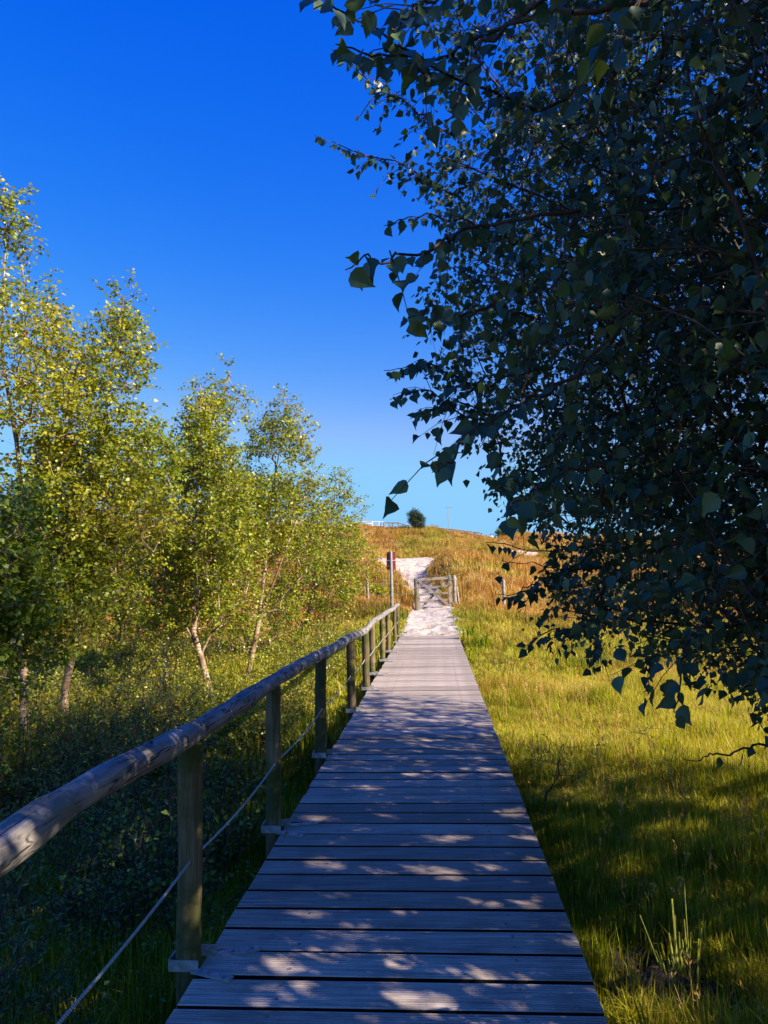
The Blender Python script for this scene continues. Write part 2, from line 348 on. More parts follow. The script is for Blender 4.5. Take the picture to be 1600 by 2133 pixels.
def drape(name, yl, L, Rr, step, na, mat, lift=.03, rough=.04):
    ys = np.arange(yl[0], yl[-1], step); a = np.linspace(0, 1, na); YY, A = np.meshgrid(ys, a, indexing='ij')
    l = np.interp(YY, yl, L)-.15; r = np.interp(YY, yl, Rr)+.15
    XX = l+(r-l)*A; XX = XX+(n2(XX, YY, 1.3, 4)-.5)*.3+(n2(XX, YY, 5, 4)-.5)*.1
    edge = np.minimum(A, 1-A)*2; f0 = sst(YY, 20.0, 20.5) if name == 'sand_path' else 1.0
    ZZ = hgt(XX, YY)+lift*sst(edge, 0, .25)-.03*(1-sst(edge, 0, .12))+rough*(n2(XX, YY, 3.5, 8)-.5)*2*sst(edge, 0, .2)+rough*.8*(n2(XX, YY, 9, 8)-.5)
    ZZ = ZZ*f0+(-.012)*(1-f0); n = len(ys); I = np.arange(n*na).reshape(n, na)
    F = np.stack([I[:-1, :-1], I[:-1, 1:], I[1:, 1:], I[1:, :-1]], -1).reshape(-1, 4)
    return put(bpy.data.objects.new(name, tri_mesh(name, np.stack([XX, YY, ZZ], -1), F, None, True)), kind='structure', mat=mat)
drape('sand_path', np.where(SPY < 20.5, 19.9, SPY), SPL, SPR, .12, 34, M['sand'], .05, .06)
q = [(56, 1004, 1018), (58, 1004, 1040), (60, 1010, 1075), (62, 1030, 1112), (64, 1060, 1120)]
QY = np.array([a[0] for a in q], float); QL = np.array([W(a[1], 1150, a[0])[0] for a in q]); QR = np.array([W(a[2], 1150, a[0])[0] for a in q])
drape('sand_slope', np.array([a[0] for a in q], float), [W(a[1], 1150, a[0])[0] for a in q], [W(a[2], 1150, a[0])[0] for a in q], .3, 30, M['sand'], .12, .1)

# ------------------------------------------------------------------ boardwalk
PITCH = .206; GAP = .026
deck = empty('boardwalk', (0, 0, 0), 'long narrow boardwalk of grooved grey planks running straight to the sand path', 'boardwalk')
def plank_mesh(grooved):
    w = PITCH-GAP; th = .028; prof_ = []
    if grooved:
        nr = 12; p = w/nr
        for i in range(nr):
            y0 = -w/2+i*p
            prof_ += [(y0+p*.03, 0), (y0+p*.50, 0), (y0+p*.52, -.009), (y0+p*.99, -.009)]
    else: prof_ = [(-w/2, -.002), (-w/2+.004, 0), (w/2-.004, 0), (w/2, -.002)]
    prof_ = [(-w/2, -th)]+[(-w/2, -.004)]+prof_+[(w/2, -.004), (w/2, -th)]
    n = len(prof_); L = DX1-DX0
    V = [(-L/2, y, z) for y, z in prof_]+[(L/2, y, z) for y, z in prof_]
    Fq = [(i, n+i, n+i+1, i+1) for i in range(n-1)]+[(n-1, 2*n-1, n, 0)]
    Fq += [tuple(range(n)), tuple(reversed(range(n, 2*n)))]
    m = bpy.data.meshes.new('plank'); m.from_pydata(V, [], Fq); m.update(); m.materials.append(M['deck'] if grooved else M['deck_far']); m.materials.append(M['dirt_and_shade'])
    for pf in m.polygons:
        if pf.index in (0, n-2): pf.material_index = 1            # gap shade painted onto the sawn plank edges
        if pf.index < n-1 and grooved and all(V[q_][2] < -.008 and V[q_][2] > -.0095 for q_ in pf.vertices): pf.material_index = 1  # groove floors: dirt and painted shade in one dark colour
    return m
pm1, pm2 = plank_mesh(True), plank_mesh(False)
ringp = [(math.cos(a*math.pi/5)*.0075, math.sin(a*math.pi/5)*.0075) for a in range(10)]
scr = MB()
scr.add([(x, y, -.004) for x, y in ringp]+[(x*.95, y*.95, .0022) for x, y in ringp]+[(x*.45, y*.45, .0006) for x, y in ringp],
        [(i, (i+1) % 10, 10+(i+1) % 10, 10+i) for i in range(10)]+[(10+i, 10+(i+1) % 10, 20+(i+1) % 10, 20+i) for i in range(10)]+[tuple(range(20, 30))])
scm = scr.mesh('screw'); scm.materials.append(M['screw'])
yb = -1.2; i = 0
while yb < DEND-.05:
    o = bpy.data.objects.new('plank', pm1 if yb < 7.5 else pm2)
    o.location = ((DX0+DX1)/2+random.uniform(-.006, .006), yb, random.uniform(-.002, .003))
    o.rotation_euler = (random.uniform(-.004, .004), random.uniform(-.0015, .0015), random.gauss(0, .0022)); o.scale = (1, random.uniform(.975, 1.02), 1)
    put(o, parent=deck)
    if 1.5 < yb < 14:
        for sx in (-.61+.205, .276+.205):
            for sy in (-.045, .045):
                s_ = bpy.data.objects.new('screw', scm); s_.location = (sx+random.uniform(-.009, .009), sy+random.uniform(-.006, .006), 0); put(s_, parent=o)
    yb += PITCH; i += 1
for x in (DX0+.12, -.60, .276, DX1-.10):
    MB().box((x, (DEND-1.3)/2, -.105), (.07, DEND+1.2, .15)).build('beam', M['beam'], deck)
for y in np.arange(.4, 20, 2.4):
    for x in (DX0+.12, DX1-.10):
        MB().tube([(x, y, -.9), (x, y, -.182)], .06, 8).build('pile', M['beam'], deck)

# ------------------------------------------------------------------ railing
rail = empty('handrail', (-1, 0, 0), 'weathered round log handrail on stout posts along the left edge of the boardwalk', 'railing')
PY = [1.35, 3.11, 4.73, 6.65, 8.83, 10.57, 12.2, 14.16, 15.86, 18.06, 19.95]
rc = [(-.6, .92), (1.0, .905), (1.74, .912), (1.95, .926), (2.23, .925), (2.6, .908), (3.11, .886), (3.70, .886), (4.43, .890), (4.9, .882), (5.5, .866), (6.65, .856), (8.83, .845), (9.6, .80), (10.6, .795), (12.1, .806), (14.2, .826), (15.9, .82), (18, .812), (20.25, .808)]
rcy = [a for a, b in rc]; rcz = [b for a, b in rc]
def railz(y): return float(np.interp(y, rcy, np.convolve(np.pad(rcz, 1, mode='edge'), [.2, .6, .2], 'valid')))
rj = random.Random(4)
def railx(y): return -1.0+.018*math.sin(y*.8+.5)+.012*math.sin(y*1.9)
cuts = [-.6, 4.73+.15, 8.83+.1, 12.3, 15.95, 20.22]; rads = [.0455, .045, .043, .047, .045]
for a, b, r0 in zip(cuts[:-1], cuts[1:], rads):
    n = int((b-a)/.025); pts = []; rr = []
    for i in range(n+1):
        y = a+.004+(b-a-.008)*i/n; pts.append((railx(y)+1, y, railz(y))); rr.append(r0*(1+.05*math.sin(y*5)+.04*math.sin(y*11+1))*(1+.10*max(0, math.sin(y*3.1+2))**8))
    K = 32; A_, I_ = np.meshgrid(np.arange(K)*2*np.pi/K, np.arange(n+1)); yv = np.array(pts)[:, 1][I_]
    q_ = np.stack([np.cos(A_)*2.2, np.sin(A_)*2.2, yv*2.0], -1); fine = noise3(q_*np.array([2.6, 2.6, 2.2]), 1.0, 3)
    df = 1+.09*(noise3(q_, 1.0, a)-.5)+.07*(fine-.5); wv_ = A_*K/6.283+2.5*noise3(np.stack([yv*.9, yv*0, yv*0+A_*.01], -1), 1.0, a+2)
    ck = np.abs(noise3(np.stack([np.cos(A_)*1.6, np.sin(A_)*1.6, yv*1.4], -1), 1.6, a+9)-.5); df -= .18*np.clip(1-ck/.035, 0, 1)*(noise3(np.stack([yv, yv*0, A_*.3], -1), 2.0, 4) > .45)
    P_ = np.array(pts); tg_ = norm(np.gradient(P_, axis=0)); x_ = norm(np.cross(tg_, [0, 0, 1.])); z_ = np.cross(x_, tg_)
    V = P_[:, None]+(x_[:, None]*np.cos(A_)[..., None]+z_[:, None]*np.sin(A_)[..., None])*(np.array(rr)[:, None]*df)[..., None]
    fq = [(i_*K+j, i_*K+(j+1) % K, (i_+1)*K+(j+1) % K, (i_+1)*K+j) for i_ in range(n) for j in range(K)]
    MB().add(V.reshape(-1, 3), fq, True).add(V[0], [tuple(reversed(range(K)))]).add(V[-1], [tuple(range(K))]).build('rail_log', M['log'], rail)
def bracket_mesh():
    b = MB(); w = .06
    b.box((-.003, -w, 0), (.114, .005, .042)); b.box((-.0625, .004, 0), (.005, .122, .042)); b.box((.018, w+.008, 0), (.15, .005, .042))
    for s, y0 in ((-1, -w), (1, w+.008)):
        q_ = Matrix.Rotation(R_(20)*s, 3, 'Z')
        x0 = .035 if s < 0 else .085
        P = [(x0, y0-.020*(s < 0), 0), (x0, y0+.020*(s < 0)+.0, 0)]
        c = Vector((x0, y0, -.0165)); d = q_@Vector((1, 0, 0)); L = .175
        b.box(c+d*(L/2)+Vector((0, 0, 0)), (L, .036, .008), q_)
    return b.mesh('bracket')
bm_ = bracket_mesh(); bm_.materials.append(M['galv'])
bolt = MB()
for s, y0, x0 in ((-1, -.06, .035), (1, .068, .085)):
    for tt in (.07, .145):
        d = Matrix.Rotation(R_(20)*s, 3, 'Z')@Vector((1, 0, 0)); c = Vector((x0, y0, -.013))+d*tt
        bolt.tube([c, c+Vector((0, 0, .005))], .007, 6, smooth=False)
bolt_m = bolt.mesh('bolts'); bolt_m.materials.append(M['screw'])
for i, y in enumerate(PY):
    x = railx(y)+1; top = railz(y)-.03; gz = float(hgt(-1.0, y))-.25
    r = .047*(1+rj.uniform(-.06, .06)); lx = rj.uniform(-.012, .012); ly = rj.uniform(-.02, .02)
    if i == 1: lx = -.004
    n = 14; pts = [(x+lx*(1-k/n)*1.5+.003*math.sin(k*1.3+i), y+ly*(1-k/n), gz+(top-gz)*k/n) for k in range(n+1)]
    MB().tube(pts, [r*(1+.03*math.sin(k*.9+i*2)) for k in range(n+1)], 16, jit=.02, rs=rj).build('post', M['post'], rail)
    b = bpy.data.objects.new('bracket', bm_); b.location = (x+lx, y, .0235); put(b, parent=rail)
    if i < 6: bo = bpy.data.objects.new('bolts', bolt_m); put(bo, parent=b)
pts = []; rr = random.Random(9)
ys = np.arange(0.2, 19.96, .06)
for y in ys:
    k = np.searchsorted(PY, y); k = min(max(k, 1), len(PY)-1) if y > PY[0] else 0
    a, b = (PY[k-1], PY[k]) if k > 0 else (-.4, PY[0]); f = (y-a)/(b-a)
    pts.append((.0+.01, y, .41-.05*4*f*(1-f)*.6))
MB().tube(pts, .0052, 6).build('rope', M['rope'], rail)

# ------------------------------------------------------------------ leaf and branch machinery
BIG = (np.array([(0, 0, 0), (-.27, .08, .04), (-.43, .30, .07), (-.30, .58, .05), (-.10, .82, .0), (0, 1.02, -.10), (.10, .82, .0), (.30, .58, .05), (.43, .30, .07), (.27, .08, .04), (0, .30, -.03), (0, .62, -.02)]),
       np.array([(0, 10, 1), (1, 10, 2), (2, 10, 3), (3, 10, 11), (3, 11, 4), (4, 11, 5), (5, 11, 6), (6, 11, 7), (7, 11, 10), (7, 10, 8), (8, 10, 9), (9, 10, 0)]))
MID = (np.array([(0, 0, 0), (-.40, .26, .05), (-.24, .62, .03), (0, 1, -.08), (.24, .62, .03), (.40, .26, .05)]), np.array([(0, 3, 1), (1, 3, 2), (0, 5, 3), (5, 4, 3)]))
LOW = (np.array([(0, 0, 0), (-.38, .38, .06), (0, 1, -.03), (.38, .38, .06)]), np.array([(0, 2, 1), (0, 3, 2)]))
NAR = (np.array([(0, 0, 0), (-.14, .42, .03), (0, 1, -.06), (.14, .42, .03)]), np.array([(0, 2, 1), (0, 3, 2)]))
def place(tpl, P, d, nrm, size):
    T, F = tpl; d = norm(d); s = norm(np.cross(d, nrm)); n = np.cross(s, d)
    V = P[:, None]+size[:, None, None]*(T[None, :, 0:1]*s[:, None]+T[None, :, 1:2]*d[:, None]+T[None, :, 2:3]*n[:, None])
    FF = F[None]+(np.arange(len(P))*len(T))[:, None, None]
    return V.reshape(-1, 3), FF.reshape(-1, 3)
def segs(P0, P1, R0, R1, k):
    t = norm(P1-P0); ref = np.where(np.abs(t[:, 2:3]) < .9, np.array([[0, 0, 1.]]), np.array([[1., 0, 0]]))
    x = norm(np.cross(t, ref)); y = np.cross(t, x); a = np.arange(k)*2*np.pi/k
    ring = x[:, None]*np.cos(a)[None, :, None]+y[:, None]*np.sin(a)[None, :, None]
    V = np.concatenate([P0[:, None]+ring*R0[:, None, None], P1[:, None]+ring*R1[:, None, None]], 1)
    j = np.arange(k); jn = (j+1) % k
    F = np.concatenate([np.stack([j, jn, jn+k], -1), np.stack([j, jn+k, j+k], -1)])
    FF = F[None]+(np.arange(len(P0))*2*k)[:, None, None]
    return V.reshape(-1, 3), FF.reshape(-1, 3)
def cat(L):
    V = []; F = []; n = 0
    for v, f in L: V.append(v); F.append(f+n); n += len(v)
    return np.concatenate(V), np.concatenate(F)
def skeleton(trunks, targets, r, up=.25, pl=.3, rtip=.003, pw=2.2, rbase=None):
    """joins every target point to the nearest fitting point of the growing branch system"""
    pos = []; par = []; plen = []; fixed = []
    for ti_, tr in enumerate(trunks):
        tr = np.asarray(tr, float)
        if ti_ and up != .3:
            j0 = int(np.argmin(np.linalg.norm(np.array(pos)-tr[0], axis=1)))
            for k, p in enumerate(tr[1:]):
                par.append(j0 if k == 0 else len(pos)-1); plen.append(plen[par[-1]]+np.linalg.norm(p-pos[par[-1]])); pos.append(np.array(p))
            continue
        for k, p in enumerate(tr):
            pos.append(p); par.append(-1 if k == 0 else len(pos)-2); plen.append(0 if k == 0 else plen[-1]+np.linalg.norm(p-tr[k-1])); fixed.append(1)
    pos = list(map(np.array, pos)); T = np.asarray(targets)
    A = np.array(pos); dm = np.min(np.linalg.norm(T[:, None]-A[None], axis=2), 1); T = T[np.argsort(dm)]
    cap_ = len(pos)+3*len(T)+5; PP = np.zeros((cap_, 3)); PL = np.zeros(cap_); n = len(pos); PP[:n] = pos; PL[:n] = plen; tips = []; tdir = []
    for p in T:
        v = p-PP[:n]; L = np.linalg.norm(v, axis=1)+1e-6
        cost = L+pl*PL[:n]+np.maximum(0, up-v[:, 2]/L)*L*.7
        j = int(np.argmin(cost)); q = PP[j]; l = L[j]
        pd = norm(q-PP[par[j]]) if par[j] >= 0 else np.array([0, 0, 1.])
        m = max(1, min(3, int(l/.22)+1)); c = q+pd*l*.25+(p-q)*.3+r.normal(0, .03, 3)*l; prev = j
        for k in range(1, m+1):
            s = k/m; pt = (1-s)**2*q+2*s*(1-s)*c+s*s*p
            PP[n] = pt; par.append(prev); PL[n] = PL[prev]+np.linalg.norm(pt-PP[prev]); prev = n; n += 1
        tips.append(prev); tdir.append(PP[prev]-PP[par[prev]])
    par = np.array(par[:n]); rad = np.zeros(n); acc = np.zeros(n); istip = np.ones(n, bool); istip[par[par >= 0]] = False
    for k in range(n-1, -1, -1):
        rad[k] = max(acc[k], rtip**pw)**(1/pw) if not istip[k] else rtip
        if par[k] >= 0: acc[par[k]] += rad[k]**pw
    if rbase:
        s = rbase/max(rad[0], rad[np.array(par) < 0].max()); rad = rtip+(rad-rtip)*s; mx = PL[:n].max(); rad = np.minimum(rad, rbase*np.clip(1.02-1.0*PL[:n]/mx, .12, 1)); rad[:len(pos)] = np.where(np.array(rad[:len(pos)]) < rtip, rtip, rad[:len(pos)])
    return PP[:n], par, rad, np.array(tips), norm(np.array(tdir))
def branches(PP, par, rad, k0=9, k1=4, thick=.012):
    ch = np.where(par >= 0)[0]; a = par[ch]; L = []
    R0 = np.minimum(rad[a], rad[ch]*1.35); R1 = rad[ch]; d = norm(PP[ch]-PP[a])
    for sel, k in ((R1 >= thick, k0), (R1 < thick, k1)):
        if sel.any(): L.append(segs(PP[a][sel]-d[sel]*R0[sel][:, None]*.25, PP[ch][sel]+d[sel]*R1[sel][:, None]*.3, R0[sel], R1[sel], k))
    return cat(L)
def sprays(tip, tdir, r, nl, L, droop, ls, nsub=3, spread=.9, upright=0.0, hang=.6, thin=False, keep=None):
    """side twigs with alternate leaves at each branch tip; returns leaf arrays and twig segments"""
    n = len(tip); B = np.repeat(tip, nsub, 0); d0 = np.repeat(tdir, nsub, 0)
    d = norm(d0+spread*r.normal(0, .6, (n*nsub, 3))+np.array([0, 0, upright])); ll = L*r.uniform(.55, 1.15, n*nsub)
    def at(t):  # (m,) param per twig
        return B+d*(ll*t)[:, None]+np.array([0, 0, -1.])*(droop*ll*t*t)[:, None]
    P0, P1, P2 = at(np.full(n*nsub, -.15)), at(np.full(n*nsub, .5)), at(np.full(n*nsub, 1.0))
    m_ = np.ones(n*nsub, bool) if keep is None else keep(P2)
    if thin: tw = segs(P0[m_], P2[m_], np.full(m_.sum(), .002), np.full(m_.sum(), .0008), 3)
    else: tw = segs(np.concatenate([P0, P1]), np.concatenate([P1, P2]), np.concatenate([np.full(n*nsub, .0022), np.full(n*nsub, .0015)]), np.concatenate([np.full(n*nsub, .0015), np.full(n*nsub, .0008)]), 3)
    LP = []; LD = []
    for i in range(nl):
        t = (i+r.uniform(.1, .9, n*nsub))/nl; p = at(t); tang = norm(at(t+.05)-p)
        side = norm(np.cross(tang, np.array([0, 0, 1.])+r.normal(0, .5, (n*nsub, 3))))*(1 if i % 2 else -1)
        ld_ = norm(side*.8+tang*.5+np.array([0, 0, -hang])+r.normal(0, .3, (n*nsub, 3)))
        LP.append(p+ld_*ls*.3); LD.append(ld_)
    LP = np.concatenate(LP); LD = np.concatenate(LD); m = len(LP)
    nr = norm(r.normal(0, .55, (m, 3))+np.array([0, 0, .8])+.5*np.cross(LD, r.normal(0, 1, (m, 3))))
    sz = ls*r.uniform(.6, 1.2, m)
    return LP, LD, nr, sz, tw
def crown_obj(name, tpl, LP, LD, nr, sz, mat, parent, tone):
    V, F_ = place(tpl, LP, LD, nr, sz); k = len(tpl[0])
    o = bpy.data.objects.new(name, tri_mesh(name, V, F_, {'tone': np.repeat(tone, k)})); o['kind'] = 'stuff'
    return put(o, parent=parent, mat=mat)
def wobble(a, b, n, amp, r):
    a = np.array(a, float); b = np.array(b, float); t = np.linspace(0, 1, n)[:, None]; p = a+(b-a)*t
    w = np.cumsum(r.normal(0, amp, (n, 3)), 0); w -= w[0]; w = w-t*w[-1]; w[:, 2] *= .2; return p+w

# ------------------------------------------------------------------ young birches on the left
def birch(base, top, prof_, ntar, label, seed, rbase=.045, ls=.056, lean=None, low=.16, trunks=None, tone0=0.0, mat='leaf', nl=7, tpl=LOW, group='young birches left of the boardwalk'):
    r = np.random.default_rng(seed); base = np.array(base, float); top = np.array(top, float)
    z0 = float(hgt(base[0], base[1])); base[2] = z0-.05
    tr = trunks or [wobble(base, top, 14, .035, r)]
    root = empty('birch_tree', tuple(base+[0, 0, .05]), label, 'birch tree', group)
    off = base+[0, 0, .05]; H = top[2]-base[2]
    ntar = int(ntar*2.15); zs = low+(1-low)*r.random(ntar*14); wz = np.interp(zs, [p[0] for p in prof_], [p[1] for p in prof_])+.06; zs = zs[r.random(len(zs)) < (wz/wz.max())**1.5]; az = r.uniform(0, 2*np.pi, len(zs)); rr_ = np.sqrt(r.random(len(zs)))
    rad = 1.02*np.interp(zs, [p[0] for p in prof_], [p[1] for p in prof_])*(.65+.7*noise3(np.stack([np.cos(az)*1.5, np.sin(az)*1.5, zs*6], -1), 1.0, seed))
    ax = base[None]+(top-base)[None]*zs[:, None]
    P = ax+np.stack([np.cos(az)*rr_*rad, np.sin(az)*rr_*rad, r.normal(0, .1, len(zs))], -1)
    keep = noise3(P, 1.5, seed*1.7) > .43; P = P[keep][:ntar]
    PP, par, rd, tips, td = skeleton(tr, P, r, up=.45, pl=.22, rtip=.0022, rbase=rbase)
    V, F_ = branches(PP, par, rd, 9, 4)
    m = tri_mesh('trunk', V-off, F_, None, True); put(bpy.data.objects.new('trunk', m), parent=root, mat=M['bark'])
    LP, LD, nr, sz, tw = sprays(PP[tips], td, r, nl, .30, .25, ls, 3, .9, .45, .35, thin=True)
    o = put(bpy.data.objects.new('twigs', tri_mesh('twigs', tw[0]-off, tw[1])), parent=root, mat=M['twig'], kind='stuff')
    tone = np.clip(.30+.5*(noise3(LP, 1.3, 3)-.35)+r.normal(0, .22, len(LP))+tone0, 0, 1)
    crown_obj('crown', tpl, LP-off, LD, nr, sz, M[mat], root, tone)
    return root
def wp(px, py, Y): return W(px, py, Y)
def bases(px, Y): p = W(px, 1400, Y); return (p[0], Y, 0)
full = [(0, .1), (.25, .75), (.45, 1.0), (.65, .85), (.85, .42), (1, .08)]
birch(bases(60, 8.6), wp(8, 392, 8.9), [(0, .3), (.3, 1.0), (.5, .95), (.7, .7), (.88, .32), (1, .05)], 560, 'tallest young birch at the left edge, its top leaving the frame', 11, .05, low=.18)
T2b = G(112, 1560, -.5)
birch((T2b[0], 9.6, 0), wp(262, 610, 9.4), [(0, .3), (.25, .7), (.5, 1.05), (.7, .8), (.88, .42), (1, .06)], 600, 'full pointed birch, second tree from the left, with a bright leaning trunk', 12, .055,
      trunks=[[(T2b[0], 9.6, -.55), W(135, 1440, 9.6), W(158, 1330, 9.6), W(172, 1230, 9.6), W(182, 1120, 9.6), W(193, 1050, 9.6), W(208, 950, 9.5), W(222, 850, 9.5), W(240, 740, 9.4), W(258, 620, 9.4)],
              [W(172, 1230, 9.6), W(240, 1200, 9.4), W(320, 1150, 9.2), W(380, 1110, 9.0)]], low=.24)
birch(bases(350, 12.9), wp(480, 775, 13), [(0, .3), (.25, .8), (.5, 1.0), (.7, .75), (.88, .4), (1, .1)], 420, 'slender birch with a kinked reddish stem between the leaning and the white trunk', 13, .045,
      trunks=[[W(350, 1462, 12.9), W(344, 1350, 12.9), W(375, 1285, 12.9), W(373, 1180, 12.9), W(376, 1060, 12.9), W(420, 930, 12.9), W(480, 780, 12.9)]], low=.2)
birch(bases(440, 12.15), wp(420, 800, 12.2), [(0, .3), (.3, .7), (.5, .9), (.7, .7), (.88, .35), (1, .1)], 400, 'birch with a short white trunk forking just above the handrail', 14, .055,
      trunks=[[W(444, 1475, 12.15), W(432, 1420, 12.15), W(418, 1365, 12.15), W(403, 1320, 12.15), W(408, 1240, 12.15), W(405, 1130, 12.15), W(412, 1000, 12.15), W(418, 810, 12.15)],
              [W(411, 1345, 12.15), W(385, 1300, 12.1), W(350, 1230, 12.1), W(330, 1120, 12.1)], [W(411, 1345, 12.15), W(440, 1318, 12.1), W(463, 1298, 12.0)]], low=.26)
birch(bases(515, 14.6), wp(600, 818, 14.6), [(0, .3), (.22, .9), (.45, 1.15), (.65, .95), (.85, .5), (1, .1)], 620, 'broad birch with a pale trunk, second from the right of the left row', 15, .055,
      trunks=[[W(513, 1428, 14.6), W(525, 1370, 14.6), W(540, 1290, 14.6), W(552, 1180, 14.6), W(556, 1100, 14.6), W(575, 980, 14.6), W(600, 830, 14.6)],
              [W(540, 1290, 14.6), W(575, 1200, 14.5), W(615, 1090, 14.4), W(650, 990, 14.4)]], low=.14)
birch(bases(602, 18.2), wp(712, 985, 18), [(0, .4), (.25, 1.1), (.5, 1.25), (.7, 1.0), (.88, .5), (1, .1)], 520, 'lowest birch of the left row, leaning right towards the path', 16, .05,
      trunks=[[W(600, 1378, 18.2), W(618, 1330, 18.2), W(640, 1290, 18.2), W(652, 1230, 18.2), W(670, 1130, 18.1), W(700, 1000, 18)]], low=.05, tone0=-.05)
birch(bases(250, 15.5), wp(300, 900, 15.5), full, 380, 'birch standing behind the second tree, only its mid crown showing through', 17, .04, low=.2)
birch(bases(-130, 6.2), wp(-90, 900, 6.0), [(0, .4), (.3, .75), (.6, .8), (.85, .5), (1, .2)], 260, 'shaded dark birch leaning in from the left edge of the photo', 18, .04, tone0=-.3, low=.42, nl=7)

# ------------------------------------------------------------------ large birches on the right
EDGE = [(-400, 760), (0, 860), (60, 880), (100, 905), (170, 930), (240, 960), (300, 930), (340, 905), (400, 905), (440, 925), (500, 950), (560, 935), (620, 905), (680, 885), (740, 905), (800, 920), (860, 960), (910, 1000), (960, 1040), (1010, 1060), (1060, 1090), (1110, 1150), (1140, 1200), (1180, 1210), (1210, 1130), (1240, 1110), (1300, 1130), (1340, 1170), (1390, 1230), (1430, 1370), (1470, 1450), (1500, 1560), (1560, 1640), (1700, 1900)]
BX = [0, 1040, 1060, 1100, 1150, 1200, 1250, 1300, 1350, 1400, 1450, 1550, 1600, 1750]; BY = [900, 1100, 1260, 1330, 1360, 1385, 1380, 1340, 1400, 1400, 1445, 1490, 1530, 1650]
EY = [a for a, b in EDGE]; EX = [b for a, b in EDGE]
def in_crown(P, mg=0.0):
    px, py, dp = proj(P); infr = dp > .2
    lim = np.interp(py, EY, EX)+mg-15+120*(noise3(np.stack([py*.02, py*0, py*0], -1), 1.0, 7)-.5)
    ok = (px > lim) & (py < np.where(px > 1900, 3000, np.interp(px, BX, BY)-240/np.maximum(dp, .5)))
    return np.where(infr, ok, P[:, 0] > .8)
SD = np.array(sd)
GAPS = [(G(px, py, 0), rg*(.62 if rg > .08 else 1)) for px, py, rg in ((1010, 1600, .05), (850, 1610, .06), (820, 1460, .08), (960, 1470, .09), (870, 1540, .07), (1000, 1530, .06), (700, 1860, .04), (1000, 1800, .05), (1080, 1880, .05), (790, 1990, .05), (880, 2080, .05), (1060, 2040, .05), (500, 2090, .06), (740, 1930, .04), (620, 1900, .05), (940, 1740, .05), (800, 1700, .05), (665, 1795, .15), (890, 1812, .17), (770, 1812, .10), (1050, 1692, .13), (1105, 1748, .11), (650, 1702, .08), (905, 1745, .07), (600, 2058, .09), (690, 1990, .07), (960, 2030, .07), (985, 1880, .10), (840, 1905, .05), (1180, 1960, .05), (560, 2010, .07), (760, 1640, .07), (930, 1560, .10), (780, 1520, .10), (900, 1500, .10), (1110, 1790, .06))]
GAPS += [(np.array([1.13, 3.92, -.15]), .19), (np.array([.82, 3.55, -.35]), .15), (np.array([-.96, 2.35, .90]), .05), (np.array([-.96, 1.75, .90]), .04), (np.array([-.96, 3.08, .28]), .05), (np.array([-1.9, 4.4, 0.]), .10), (np.array([-2.6, 5.2, .2]), .12), (np.array([-1.7, 2.9, 0.]), .07), (np.array([-2.3, 3.6, .2]), .08), (np.array([-3.3, 6.3, .3]), .12), (np.array([-1.5, 5.6, -.2]), .08), (np.array([-2.0, 2.4, .1]), .05), (np.array([1.8, 6.0, -.3]), .10), (np.array([1.2, 5.2, -.3]), .07)]
